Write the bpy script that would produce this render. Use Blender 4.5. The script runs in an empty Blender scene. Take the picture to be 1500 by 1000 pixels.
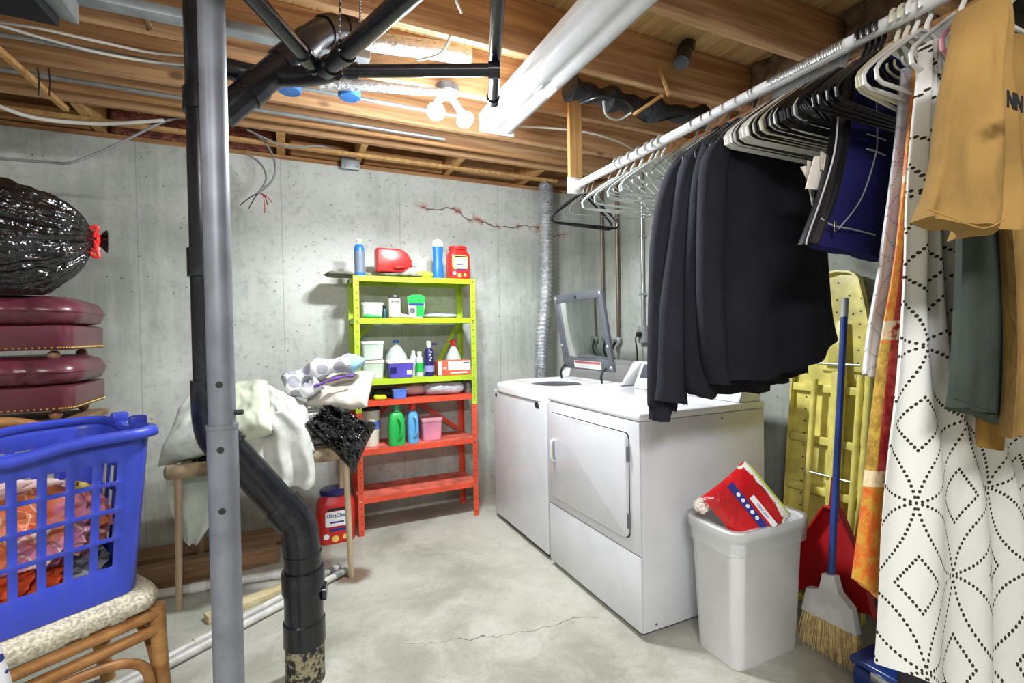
import bpy, bmesh, math, random
from mathutils import Vector, Matrix, Euler
from mathutils import noise as mnoise
random.seed(7)
C = bpy.context.scene.collection
PI = math.pi
# ---------------------------------------------------------------- camera
CAM = Vector((0, 0, 1.25)); YAW, PITCH, ROLL, FPX = .435, -.0163, -.0171, 716.3
_f = Vector((math.sin(YAW)*math.cos(PITCH), math.cos(YAW)*math.cos(PITCH), math.sin(PITCH)))
_r0 = Vector((math.cos(YAW), -math.sin(YAW), 0)); _u0 = _r0.cross(_f)
_r = math.cos(ROLL)*_r0 + math.sin(ROLL)*_u0; _u = _r.cross(_f)
cd = bpy.data.cameras.new('camera'); cam = bpy.data.objects.new('camera', cd); C.objects.link(cam)
cd.sensor_width = 36; cd.lens = FPX*36/1500; cd.clip_start = .02
cam.matrix_world = Matrix.Translation(CAM) @ Matrix((_r, _u, -_f)).transposed().to_4x4()
bpy.context.scene.camera = cam
# ---------------------------------------------------------------- world and exposure
w = bpy.data.worlds.new('world'); bpy.context.scene.world = w; w.use_nodes = True
w.node_tree.nodes['Background'].inputs[0].default_value = (.55, .6, .7, 1)
w.node_tree.nodes['Background'].inputs[1].default_value = .3
vs = bpy.context.scene.view_settings
vs.view_transform = 'Standard'; vs.look = 'None'; vs.gamma = 1; vs.use_curve_mapping = False
vs.exposure = 1.2
def area(name, loc, rot, size, energy, col):
    l = bpy.data.lights.new(name, 'AREA'); l.shape = 'RECTANGLE'; l.size, l.size_y = size; l.energy = energy; l.color = col
    o = bpy.data.objects.new(name, l); C.objects.link(o); o.location = loc; o.rotation_euler = rot; return o
def point(name, loc, energy, col, r=.04):
    l = bpy.data.lights.new(name, 'POINT'); l.energy = energy; l.color = col; l.shadow_soft_size = r
    o = bpy.data.objects.new(name, l); C.objects.link(o); o.location = loc; return o
point('flood_light_a', (.66, 2.20, 2.235), 12, (.88, .94, 1), .05)
point('flood_light_b', (.80, 2.20, 2.22), 12, (.88, .94, 1), .05)
for _n, _x in (('flood_beam_a', .66), ('flood_beam_b', .80)):
    _l = bpy.data.lights.new(_n, 'SPOT'); _l.energy = 28; _l.color = (.9, .95, 1); _l.spot_size = math.radians(165); _l.spot_blend = .35; _l.shadow_soft_size = .045
    _o = bpy.data.objects.new(_n, _l); C.objects.link(_o); _o.location = (_x, 2.19, 2.225)
area('fill_panel_behind', (-.5, -.9, 2.33), (math.radians(14), 0, 0), (1.3, .3), 40, (.95, .97, 1))  # added soft fill from behind the camera, no fixture known there
point('fill_point_behind', (.1, -.5, 2.2), 11, (.97, .97, 1), .08)  # unseen source added as fill for the faces turned to the camera
point('fill_point_left', (-1.2, .5, 2.25), 9, (.97, .97, 1), .08)  # added fill to lift the dim left side, not a known lamp
# ---------------------------------------------------------------- helpers
def at(px, py, X=None, Y=None, Z=None, D=None):
    """world point seen at a photo pixel on the plane X=, Y= or Z="""
    d = _f + _r*((px-750)/FPX) + _u*((500-py)/FPX)
    t = D if D is not None else X/d.x if X is not None else Y/d.y if Y is not None else (Z-1.25)/d.z
    return CAM + d*t
def lin(c):
    return tuple((v/255/12.92 if v/255 <= .04045 else ((v/255+.055)/1.055)**2.4) for v in c[:3]) + (1,)
class N:
    """tiny node-expression wrapper"""
    def __init__(s, nt, sock): s.nt, s.s = nt, sock
    def _m(s, op, *o, clamp=False):
        n = s.nt.nodes.new('ShaderNodeMath'); n.operation = op; n.use_clamp = clamp
        for i, v in enumerate((s,)+o):
            if isinstance(v, N): s.nt.links.new(v.s, n.inputs[i])
            else: n.inputs[i].default_value = v
        return N(s.nt, n.outputs[0])
    def __add__(s, o): return s._m('ADD', o)
    def __radd__(s, o): return s._m('ADD', o)
    def __sub__(s, o): return s._m('SUBTRACT', o)
    def __rsub__(s, o): return (s*-1)+o
    def __mul__(s, o): return s._m('MULTIPLY', o)
    def __rmul__(s, o): return s._m('MULTIPLY', o)
    def __truediv__(s, o): return s._m('DIVIDE', o)
    def lt(s, o): return s._m('LESS_THAN', o)
    def gt(s, o): return s._m('GREATER_THAN', o)
    def mx(s, o): return s._m('MAXIMUM', o)
    def mn(s, o): return s._m('MINIMUM', o)
    def fl(s): return s._m('FLOOR')
    def fr(s): return s._m('FRACT')
    def ab(s): return s._m('ABSOLUTE')
    def sqrt(s): return s._m('SQRT')
    def sin(s): return s._m('SINE')
    def atan2(s, o): return s._m('ARCTAN2', o)
    def round(s): return s._m('ROUND')
    def clamp(s): return s._m('ADD', 0.0, clamp=True)
    def smooth(s, a, b):
        n = s.nt.nodes.new('ShaderNodeMapRange'); n.interpolation_type = 'SMOOTHSTEP'
        s.nt.links.new(s.s, n.inputs[0]); n.inputs[1].default_value = a; n.inputs[2].default_value = b
        return N(s.nt, n.outputs[0])
class MT:
    """material builder"""
    def __init__(s, name, col=(200, 200, 200), rough=.5, metal=0, spec=.5):
        s.m = bpy.data.materials.new(name); s.m.use_nodes = True; s.nt = s.m.node_tree
        s.b = s.nt.nodes['Principled BSDF']; s.b.inputs['Base Color'].default_value = lin(col)
        s.b.inputs['Roughness'].default_value = rough; s.b.inputs['Metallic'].default_value = metal
        s.b.inputs['Specular IOR Level'].default_value = spec
        s.bump_h = None
    def co(s, kind='Object', scale=(1, 1, 1), rnd=False):
        t = s.nt.nodes.new('ShaderNodeTexCoord'); m = s.nt.nodes.new('ShaderNodeMapping')
        s.nt.links.new(t.outputs[kind], m.inputs[0]); m.inputs['Scale'].default_value = scale
        if rnd:
            o = s.nt.nodes.new('ShaderNodeObjectInfo'); v = s.nt.nodes.new('ShaderNodeVectorMath'); v.operation = 'SCALE'
            v.inputs[0].default_value = (13, 7, 5); s.nt.links.new(o.outputs['Random'], v.inputs['Scale'])
            s.nt.links.new(v.outputs[0], m.inputs['Location'])
        return m.outputs[0]
    def xyz(s, co):
        n = s.nt.nodes.new('ShaderNodeSeparateXYZ'); s.nt.links.new(co, n.inputs[0])
        return [N(s.nt, n.outputs[i]) for i in range(3)]
    def noise(s, co, scale=5, detail=4, rough=.55, dist=0):
        n = s.nt.nodes.new('ShaderNodeTexNoise'); s.nt.links.new(co, n.inputs['Vector']); n.inputs['Scale'].default_value = scale
        n.inputs['Detail'].default_value = detail; n.inputs['Roughness'].default_value = rough; n.inputs['Distortion'].default_value = dist
        return N(s.nt, n.outputs[0])
    def vor(s, co, scale=5, feature='F1', rnd=1):
        n = s.nt.nodes.new('ShaderNodeTexVoronoi'); n.feature = feature; s.nt.links.new(co, n.inputs['Vector'])
        n.inputs['Scale'].default_value = scale; n.inputs['Randomness'].default_value = rnd
        return N(s.nt, n.outputs['Distance'])
    def mix(s, fac, a, b):
        n = s.nt.nodes.new('ShaderNodeMix'); n.data_type = 'RGBA'
        if isinstance(fac, N): s.nt.links.new(fac.s, n.inputs[0])
        else: n.inputs[0].default_value = fac
        for i, v in ((6, a), (7, b)):
            if isinstance(v, tuple): n.inputs[i].default_value = lin(v)
            else: s.nt.links.new(v, n.inputs[i])
        return n.outputs[2]
    def base(s, sock): s.nt.links.new(sock, s.b.inputs['Base Color']); return s
    def rough(s, n): s.nt.links.new(n.s, s.b.inputs['Roughness']); return s
    def bump(s, n, strength=.3, dist=.01):
        b = s.nt.nodes.new('ShaderNodeBump'); b.inputs['Strength'].default_value = strength; b.inputs['Distance'].default_value = dist
        s.nt.links.new(n.s, b.inputs['Height'])
        if s.bump_h: s.nt.links.new(s.bump_h, b.inputs['Normal'])
        s.bump_h = b.outputs[0]; s.nt.links.new(s.bump_h, s.b.inputs['Normal']); return s
_mc = {}
def plain(name, col, rough=.5, metal=0, var=.12, vs_=6, bump=0, bs=60, spec=.5, dist=.004):
    """simple procedural material: a colour with slight mottling and optional fine relief"""
    if name in _mc: return _mc[name]
    t = MT(name, col, rough, metal, spec); co = t.co()
    n = t.noise(co, vs_, 3)
    dk = tuple(v*(1-var) for v in col); lt = tuple(min(255, v*(1+var*.6)) for v in col)
    t.base(t.mix(n.smooth(.3, .7), dk, lt))
    if bump: t.bump(t.noise(co, bs, 3), bump, dist)
    _mc[name] = t.m; return t.m

class MB:
    """collects shapes, then links them as ONE mesh object"""
    def __init__(s): s.bm = bmesh.new(); s.uv = None
    def _add(s, vs, fs):
        b = [s.bm.verts.new(v) for v in vs]
        for f in fs:
            try: s.bm.faces.new([b[i] for i in f])
            except ValueError: pass
        return b
    def box(s, c, sz, rot=None, bev=0, seg=2):
        t = bmesh.new(); bmesh.ops.create_cube(t, size=1)
        bmesh.ops.scale(t, vec=sz, verts=t.verts)
        if bev: bmesh.ops.bevel(t, geom=t.edges[:], offset=bev, segments=seg, affect='EDGES', profile=.5)
        M = Matrix.Translation(c)
        if rot is not None: M = M @ (rot if isinstance(rot, Matrix) else Euler(rot).to_matrix().to_4x4())
        bmesh.ops.transform(t, matrix=M, verts=t.verts); s.join(t); return s
    def join(s, t):
        m = bpy.data.meshes.new('_'); t.to_mesh(m); t.free(); s.bm.from_mesh(m); bpy.data.meshes.remove(m); return s
    def bb(s, x0, x1, y0, y1, z0, z1, bev=0, seg=2):
        return s.box(((x0+x1)/2, (y0+y1)/2, (z0+z1)/2), (abs(x1-x0), abs(y1-y0), abs(z1-z0)), None, bev, seg)
    def bar(s, p, q, wd, th, up=(0, 0, 1), bev=0):
        p, q = Vector(p), Vector(q); d = (q-p); L = d.length; d.normalize(); u = Vector(up)
        sd = d.cross(u); sd.normalize(); u = sd.cross(d)
        M = Matrix((d, sd, u)).transposed().to_4x4(); return s.box((p+q)/2, (L, wd, th), M, bev)
    def tube(s, pts, r, n=10, caps=True, closed=False):
        pts = [Vector(p) for p in pts]; rs = r if isinstance(r, (list, tuple)) else [r]*len(pts)
        rings = []; prev = None; m = len(pts)
        for i, p in enumerate(pts):
            a = pts[i-1] if (i or closed) else p; b = pts[(i+1) % m] if (i < m-1 or closed) else p
            d = (b-a); d = d.normalized() if d.length > 1e-9 else Vector((0, 0, 1))
            if prev is None:
                u = Vector((0, 0, 1)) if abs(d.z) < .9 else Vector((1, 0, 0)); sd = d.cross(u).normalized()
            else:
                sd = prev - d*prev.dot(d); sd.normalize()
            prev = sd; up = sd.cross(d)
            rings.append([s.bm.verts.new(p+(sd*math.cos(2*PI*k/n)+up*math.sin(2*PI*k/n))*rs[i]) for k in range(n)])
        for i in range(m if closed else m-1):
            A, B = rings[i], rings[(i+1) % m]
            for k in range(n): s.bm.faces.new((A[k], A[(k+1) % n], B[(k+1) % n], B[k]))
        if caps and not closed: s.bm.faces.new(rings[0][::-1]); s.bm.faces.new(rings[-1])
        return s
    def cyl(s, p, q, r, n=16): return s.tube([p, q], r, n)
    def lathe(s, prof, c=(0, 0, 0), n=24, sx=1, sy=1, M=None):
        c = Vector(c); rings = []
        for r, z in prof:
            vs_ = [Vector((r*sx*math.cos(2*PI*k/n), r*sy*math.sin(2*PI*k/n), z)) for k in range(n)]
            rings.append([s.bm.verts.new((M @ v if M else v)+c) for v in vs_])
        for A, B in zip(rings, rings[1:]):
            for k in range(n): s.bm.faces.new((A[k], A[(k+1) % n], B[(k+1) % n], B[k]))
        if prof[0][0] > 1e-5: s.bm.faces.new(rings[0][::-1])
        if prof[-1][0] > 1e-5: s.bm.faces.new(rings[-1])
        return s
    def prism(s, outline, axis, a, b, bev=0):
        """outline: 2D points; extruded along axis ('x','y','z') from a to b"""
        def P(u, v, w_): return {'x': (w_, u, v), 'y': (u, w_, v), 'z': (u, v, w_)}[axis]
        n = len(outline); t = bmesh.new()
        A = [t.verts.new(P(u, v, a)) for u, v in outline]; B = [t.verts.new(P(u, v, b)) for u, v in outline]
        t.faces.new(A[::-1]); t.faces.new(B)
        for k in range(n): t.faces.new((A[k], A[(k+1) % n], B[(k+1) % n], B[k]))
        if bev: bmesh.ops.bevel(t, geom=t.edges[:], offset=bev, segments=2, affect='EDGES', profile=.5)
        return s.join(t)
    def loops(s, rings, cap0=True, cap1=True, closed=True, uvs=None):
        R_ = [[s.bm.verts.new(p) for p in r] for r in rings]; n = len(R_[0])
        for A, B in zip(R_, R_[1:]):
            for k in range(n if closed else n-1): s.bm.faces.new((A[k], A[(k+1) % n], B[(k+1) % n], B[k]))
        if closed and cap0: s.bm.faces.new(R_[0][::-1])
        if closed and cap1: s.bm.faces.new(R_[-1])
        return s
    def sphere(s, c, r, n=16, m=10, sc=(1, 1, 1)):
        t = bmesh.new(); bmesh.ops.create_uvsphere(t, u_segments=n, v_segments=m, radius=r)
        bmesh.ops.transform(t, matrix=Matrix.Translation(c) @ Matrix.Diagonal((*sc, 1)), verts=t.verts); return s.join(t)
    def build(s, name, m, parent=None, local=False, smooth=35, solid=0, sub=0, stuff=False):
        me = bpy.data.meshes.new(name)
        bmesh.ops.remove_doubles(s.bm, verts=s.bm.verts, dist=1e-6)
        bmesh.ops.recalc_face_normals(s.bm, faces=s.bm.faces)
        if not parent and not local:
            xs = [v.co for v in s.bm.verts]
            c = Vector(((min(v.x for v in xs)+max(v.x for v in xs))/2, (min(v.y for v in xs)+max(v.y for v in xs))/2, min(v.z for v in xs)))
            bmesh.ops.translate(s.bm, vec=-c, verts=s.bm.verts)
        elif parent and not local:
            c = Vector((0, 0, 0)); bmesh.ops.transform(s.bm, matrix=wm(parent).inverted(), verts=s.bm.verts)
        else: c = Vector((0, 0, 0))
        s.bm.to_mesh(me); s.bm.free()
        for i, mm in enumerate(m if isinstance(m, (list, tuple)) else [m]): me.materials.append(mm)
        if smooth:
            for p in me.polygons: p.use_smooth = True
            me.set_sharp_from_angle(angle=math.radians(smooth))
        o = bpy.data.objects.new(name, me); C.objects.link(o); o.location = c
        if parent: o.parent = parent
        if solid:
            k = o.modifiers.new('thick', 'SOLIDIFY'); k.thickness = solid; k.offset = 0
        if sub:
            k = o.modifiers.new('sub', 'SUBSURF'); k.levels = k.render_levels = sub
        if stuff: o['kind'] = 'stuff'
        return o
def wm(o):
    M = Matrix.LocRotScale(o.location, o.rotation_euler, o.scale)
    return wm(o.parent) @ M if o.parent else M
def tag(o, label=None, cat=None, group=None, kind=None):
    if label: o['label'] = label
    if cat: o['category'] = cat
    if group: o['group'] = group
    if kind: o['kind'] = kind
    return o
def thing(name, label, cat, loc=(0, 0, 0), rz=0, group=None, rot=None):
    o = bpy.data.objects.new(name, None); C.objects.link(o); o.location = loc; o.rotation_euler = rot or (0, 0, rz)
    o.empty_display_size = .05
    return tag(o, label, cat, group)
def kids(o): return [c for c in bpy.data.objects if c.parent == o]
def dup(o, parent=None, **k):
    c = o.copy(); C.objects.link(c)
    if parent: c.parent = parent
    for a, v in k.items():
        if a == 'loc': c.location = v
        elif a == 'rot': c.rotation_euler = v
        else: c[a] = v
    for ch in kids(o): dup(ch, c)
    return c
def lerp(a, b, t): return a+(b-a)*t
def ip(rows, t):
    """smooth interpolation down a list of equal-length tuples, t in 0..1"""
    n = len(rows)-1; x = min(max(t, 0), 1)*n; i = min(int(x), n-1); f = x-i
    g = lambda k: rows[min(max(k, 0), n)]
    out = []
    for a, b, c, d in zip(g(i-1), g(i), g(i+1), g(i+2)):
        out.append(.5*((2*b)+(c-a)*f+(2*a-5*b+4*c-d)*f*f+(3*b-a-3*c+d)*f**3))
    return out
def curve(pts, n=8):
    pts = [tuple(p) for p in pts]; m = (len(pts)-1)*n
    return [Vector(ip(pts, k/m)) for k in range(m+1)]
def nz(p, s=1, seed=0): return mnoise.noise(Vector(p)*s+Vector((seed*7.3, seed*3.1, seed)))
def text(s, size, M, m, parent, name='lettering', depth=.0006, sx=1, align='CENTER', bold=0):
    """flat printed lettering: M maps text plane (x right, y up, z out) to the world"""
    cu = bpy.data.curves.new('_t', 'FONT'); cu.body = s; cu.size = size; cu.extrude = depth; cu.align_x = align; cu.align_y = 'CENTER'
    cu.resolution_u = 3; cu.offset = bold
    o = bpy.data.objects.new('_t', cu); C.objects.link(o); bpy.context.view_layer.update()
    me = bpy.data.meshes.new_from_object(o.evaluated_get(bpy.context.evaluated_depsgraph_get()))
    bpy.data.objects.remove(o); me.name = name; me.materials.clear(); me.materials.append(m)
    me.transform(wm(parent).inverted() @ M @ Matrix.Diagonal((sx, 1, 1, 1)))
    ob = bpy.data.objects.new(name, me); C.objects.link(ob); ob.parent = parent; return ob
def frame_at(p, right, up=(0, 0, 1)):
    r = Vector(right).normalized(); u = Vector(up); n = r.cross(u).normalized(); u = n.cross(r)
    return Matrix.Translation(p) @ Matrix((r, u, n)).transposed().to_4x4()
# ---------------------------------------------------------------- main materials
def concrete_wall():
    t = MT('concrete_wall', rough=.85, spec=.25); co = t.co(); x, y, z = t.xyz(co)
    big = t.noise(co, 1.3, 5, .6); st = t.noise(t.co(scale=(9, 9, .7)), 1.6, 5, .65); fine = t.noise(co, 26, 4, .6)
    c = t.mix(big.smooth(.35, .68), (162, 167, 157), (204, 207, 200))
    c = t.mix(st.smooth(.42, .62)*.35, c, (204, 206, 200))
    c = t.mix(fine.smooth(.5, .75)*.45, c, (134, 139, 128))
    c = t.mix(t.noise(co, 5.5, 6, .75, .5).smooth(.56, .70)*.5, c, (142, 147, 136))
    c = t.mix(t.noise(co, 2.6, 5, .7, .8).smooth(.55, .68)*.5, c, (206, 208, 204))
    blotch = t.noise(co, 3.2, 6, .7).smooth(.6, .72)*z.smooth(1.0, .1)  # patchy brown, stronger towards the floor
    c = t.mix(blotch*.6, c, (112, 100, 84))
    low = (z.smooth(.55, .05))*(t.noise(co, 2.1, 5).smooth(.35, .6))
    c = t.mix(low*.7, c, (128, 118, 102))
    pits = t.vor(co, 17, rnd=1); pm = pits.lt(.09)*t.noise(co, 3, 2).gt(.52)
    c = t.mix(pm*.75, c, (78, 80, 72))
    # reddish patched crack running along the upper wall, and a smaller one on the right wall
    u = x+y*.7
    wav = (t.noise(co, 3.1, 4).__sub__(.5))*.28
    line = 2.18-(x-.95)*.12
    hx = x.smooth(.85, .95)*x.smooth(2.24, 2.0)
    dist = (z-line+wav).ab(); cr = dist.lt(.006)*hx
    halo = dist.smooth(.045, .01)*t.noise(co, 11, 3).smooth(.48, .6)*hx
    c = t.mix(halo*.8, c, (172, 118, 98)); c = t.mix(cr*.8, c, (92, 62, 52))
    # form-board seams
    seam = ((x/.762).fr()-.5).ab().gt(.496)
    c = t.mix(seam*.35, c, (110, 114, 104))
    t.base(c); t.bump(fine, .25, .004); t.bump((1-pm)*1.0, .5, .004); t.bump(st, .25, .004); t.bump(seam*1.0, .5, .003)
    return t.m
def concrete_floor():
    t = MT('concrete_floor', rough=.6, spec=.35); co = t.co()
    big = t.noise(co, 1.1, 6, .62, .4); mid = t.noise(co, 4.2, 6, .7, .6); fine = t.noise(co, 45, 3)
    c = t.mix(big.smooth(.33, .66), (148, 148, 134), (188, 188, 176))
    c = t.mix(mid.smooth(.42, .66)*.55, c, (196, 196, 186))
    c = t.mix(t.noise(co, 7, 5, .7).smooth(.62, .74)*.55, c, (126, 120, 98))
    c = t.mix(t.noise(co, 2.3, 5, .7, 1.2).smooth(.63, .72)*.35, c, (150, 128, 100))
    c = t.mix(fine.smooth(.55, .75)*.3, c, (112, 112, 100))
    x, y, z = t.xyz(co)
    # long hairline crack and the rust ring about the table leg
    d = (y-(1.93-(x-.5)*.22)+(t.noise(co, 4, 5)-.5)*.22).ab(); hx = x.smooth(.35, .5)*x.smooth(1.35, 1.1)
    c = t.mix(d.lt(.0022)*hx*.8, c, (70, 66, 56))
    rx = x-.29; ry = y-2.66; rr = (rx*rx+ry*ry).sqrt()+(t.noise(co, 14, 3)-.5)*.06
    c = t.mix(rr.smooth(.12, .06)*.85, c, (104, 74, 52))
    gr = (y-3.22+(t.noise(co, 5, 5)-.5)*.12).smooth(0, .12)  # brown strip along the back wall: soil tone with the shelves' shade painted in
    c = t.mix(gr*.55, c, (118, 98, 78))
    t.base(c); t.rough(mid*.3+.42); t.bump(fine, .12, .003); t.bump(mid, .12, .008)
    return t.m
def wood(name, a, b, axis=0, rough=.7, knots=True, sc=1.0, grain=1.0):
    t = MT(name, rough=rough, spec=.25); s = [16*sc]*3; s[axis] = .9*sc
    co = t.co(scale=tuple(s), rnd=True); n = t.noise(co, 1.5, 5, .6, .6)
    s2 = [60*sc]*3; s2[axis] = 2.2*sc; f = t.noise(t.co(scale=tuple(s2), rnd=True), 1.5, 3)
    c = t.mix(n.smooth(.32, .68), a, b); c = t.mix(f.smooth(.45, .8)*.35*grain, c, tuple(v*.62 for v in a))
    if knots:
        k = t.vor(t.co(scale=tuple(3 if i != axis else 1.6 for i in range(3)), rnd=True), 1.3)
        c = t.mix(k.smooth(.11, .05)*.7, c, tuple(v*.45 for v in a))
    t.base(c); t.bump(f, .15, .002); return t.m
M_wall = concrete_wall(); M_floor = concrete_floor()
M_joist = wood('joist_wood', (166, 124, 88), (212, 170, 126))
M_sub = wood('subfloor_wood', (190, 152, 98), (224, 188, 132), axis=1, knots=False, grain=2)
M_sill = wood('sill_wood', (158, 112, 72), (196, 150, 102))
M_stud = wood('stud_wood', (190, 142, 88), (216, 172, 112), axis=2, knots=False)
M_lumber = wood('old_lumber', (120, 92, 66), (156, 124, 92))
M_pale = wood('pale_lumber', (196, 178, 132), (218, 204, 164), knots=False)
M_dowel = wood('dowel_wood', (170, 146, 116), (200, 180, 152), axis=2, knots=False)
M_ratt = wood('rattan', (138, 94, 54), (176, 130, 78), axis=0, knots=False, rough=.4, sc=.6)
def abs_():
    t = MT('black_drain_plastic', rough=.3); co = t.co()
    t.base(t.mix(t.noise(co, 9, 5, .7).smooth(.5, .8), (24, 25, 30), (50, 52, 58))); t.rough(t.noise(co, 14, 4)*.25+.12); return t.m
M_abs = abs_()
M_white = plain('white_plastic', (226, 226, 224), .4, var=.03)
M_cable = plain('cable_sheath', (214, 212, 204), .5, var=.08)
M_gcable = plain('grey_cable', (132, 132, 132), .5)
M_conduit = plain('conduit_grey', (150, 156, 158), .45, .3, var=.15)
M_steel = plain('bright_steel', (205, 208, 210), .28, 1, var=.08)
M_dark = plain('dark_rubber', (26, 26, 28), .6)
M_black = plain('black_plastic', (20, 20, 23), .35)
M_pvc = plain('white_pipe', (214, 212, 206), .4, var=.1, vs_=12)
M_txt_k = plain('ink_black', (25, 25, 32), .6, var=0); M_txt_w = plain('ink_white', (240, 240, 240), .6, var=0)
M_txt_b = plain('ink_blue', (36, 44, 130), .6, var=0); M_txt_r = plain('ink_red', (196, 40, 36), .6, var=0)
# ---------------------------------------------------------------- setting
YB, XR, XL, YF, ZT = 3.50, 2.285, -2.7, -2.4, 2.40
def S(name, mb, m, parent=None, **k):
    o = mb.build(name, m, parent, **k)
    if not parent: o['kind'] = 'structure'
    return o
floor = S('floor', MB().bb(XL-.2, XR+.2, YF-.2, YB+.2, -.1, 0), M_floor, smooth=0)
# keep world-space object coordinates on the setting, so the stains stay where they are
def recenter(o):
    o.data.transform(Matrix.Translation(o.location)); o.location = (0, 0, 0); return o
recenter(floor)
recenter(S('wall_back', MB().bb(XL-.2, XR+.2, YB, YB+.2, 0, ZT), M_wall, smooth=0))
recenter(S('wall_right', MB().bb(XR, XR+.2, YF, YB, 0, ZT), M_wall, smooth=0))
recenter(S('wall_left', MB().bb(XL-.2, XL, YF, YB, 0, ZT), M_wall, smooth=0))
recenter(S('wall_front', MB().bb(XL-.2, XR+.2, YF-.2, YF, 0, 2.68), M_wall, smooth=0))
ZJ, ZS = 2.438, 2.673
ceil = recenter(S('ceiling', MB().bb(XL-.2, XR+.2, YF-.2, YB+.2, ZS, ZS+.03), M_sub, smooth=0))
jys = [1.40-.42*k for k in range(8, 0, -1)]+[1.41, 1.87, 2.30, 2.73, 3.11]
for y in jys:
    j = MB().bb(XL-.15, XR+.16, y, y+.038, ZJ, ZS-.001, .003, 1).build('joist', M_joist, ceil)
    if abs(y-1.87) < .01: j['label'] = 'joist with a notch and knots'
MB().bb(XL-.15, XR+.2, YB+.10, YB+.138, ZJ, ZS-.001).build('rim_joist', M_joist, ceil)
MB().bb(XR+.162, XR+.2, YF, YB+.1, ZJ, ZS-.001).build('rim_joist', M_joist, ceil)
MB().bb(XL-.2, XR+.2, YB+.02, YB+.16, ZT, ZJ-.001, .003, 1).build('sill_plate', M_sill, ceil)
MB().bb(XR+.02, XR+.16, YF, YB+.018, ZT, ZJ-.001, .003, 1).build('sill_plate', M_sill, ceil)
MB().bb(XL-.2, XL-.02, YF, YB+.018, ZT, ZJ-.001).build('sill_plate', M_sill, ceil)
# rim packing: short stub joists and blocks above the back wall
for x0, x1, y0 in [(-1.75, -1.71, 3.16), (-.95, -.90, 3.16), (-.36, -.30, 3.16), (-.02, .03, 3.16), (.46, .50, 3.16), (1.1, 1.14, 3.16), (1.72, 1.76, 3.16)]:
    MB().bb(x0, x1, y0, YB+.098, ZJ, ZS-.002, .002, 1).build('blocking', M_stud, ceil)
for x0, x1 in [(-1.6, -.96), (.06, .44), (.52, 1.08)]:
    MB().bb(x0, x1, YB-.02, YB+.018, ZJ+.001, ZJ+.09, .003, 1).build('blocking', M_sill, ceil)
M_ins = plain('pink_insulation', (176, 112, 100), .95, var=.3, vs_=18, bump=1, bs=40, dist=.03)
for x0, x1 in [(-.30, -.03), (-.88, -.4)]:
    m = MB(); m.bb(x0, x1, YB+.02, YB+.09, ZJ+.002, ZS-.05, .02, 2); m.build('insulation_batt', M_ins, ceil)
# boards under the joists along the wall (cream furring strips seen edge-on)
MB().bb(XL, 1.95, 3.30, 3.34, ZJ-.021, ZJ-.001, .002, 1).build('furring_strip', M_stud, ceil)
MB().bb(XL, 1.80, 2.93, 2.955, ZJ-.021, ZJ-.001, .002, 1).build('furring_strip', M_sill, ceil)
# right rim bay with dark packed insulation
M_pack = plain('brown_packing', (112, 92, 72), .95, var=.35, vs_=8, bump=1, bs=14, dist=.03)
for y0, y1 in [(1.45, 1.86), (1.02, 1.38)]:
    t = MB(); n = 12; rings = []
    for i in range(n+1):
        y = lerp(y0+.005, y1-.005, i/n)
        rings.append([Vector((XR+.03+.035*nz((y, z, 0), 14), y, z)) for z in [lerp(ZJ+.004, ZS-.01, k/8) for k in range(9)]] +
                     [Vector((XR+.155, y, ZS-.01)), Vector((XR+.155, y, ZJ+.004))])
    t.loops(rings).build('insulation_batt', M_pack, ceil)
# hanging vertical board that carries the far end of the rod
p = at(862, 222, X=1.45)
board = MB().bb(1.42, 1.50, 2.272, 2.298, 2.03, ZS-.06, .002, 1).build('hanging_board', M_stud)
tag(board, 'short upright board nailed to a joist, holding the far end of the white rod', 'board')
# ---------------------------------------------------------------- steel post and drain
M_post = plain('grey_painted_steel', (122, 126, 134), .42, .2, var=.1, vs_=9)
px, py = -.156, 1.507
post = thing('support_post', 'grey steel telescoping jack post standing in front of the black drain', 'post', (px, py, 0))
MB().cyl((px, py, 0.011), (px, py, 1.02), .037, 28).build('outer_tube', M_post, post)
MB().cyl((px, py, .98), (px, py, 2.39), .0325, 28).build('inner_tube', M_post, post)
MB().tube([(px, py, 1.012), (px, py, 1.022)], .0385, 28).build('collar', M_post, post)
MB().bb(px-.09, px+.09, py-.06, py+.06, 0, .012, .003, 1).build('base_plate', M_post, post)
MB().bb(px-.07, px+.07, py-.06, py+.06, 2.388, 2.398, .002, 1).build('cap_plate', M_post, post)
MB().cyl((px, py, 2.396), (px, py, ZJ+.05), .018, 12).build('screw_jack', M_steel, post)
vd = (Vector((0, 0, 0))-Vector((px, py, 0))).normalized()
for z in [1.13, .96, .80]:
    d = Vector((vd.x, vd.y, 0)); d.rotate(Euler((0, 0, -.15))); r = .033 if z > 1.02 else .0375
    MB().cyl(Vector((px, py, z))+d*(r-.004), Vector((px, py, z))+d*(r+.0006), .0085, 14).build('pin_hole', M_dark, post)
p0 = Vector((px, py, 1.052)); d = Vector((.96, -.28, 0)).normalized()
MB().cyl(p0+d*.028, p0+d*.052, .007, 8).build('pin', M_dark, post)

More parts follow.
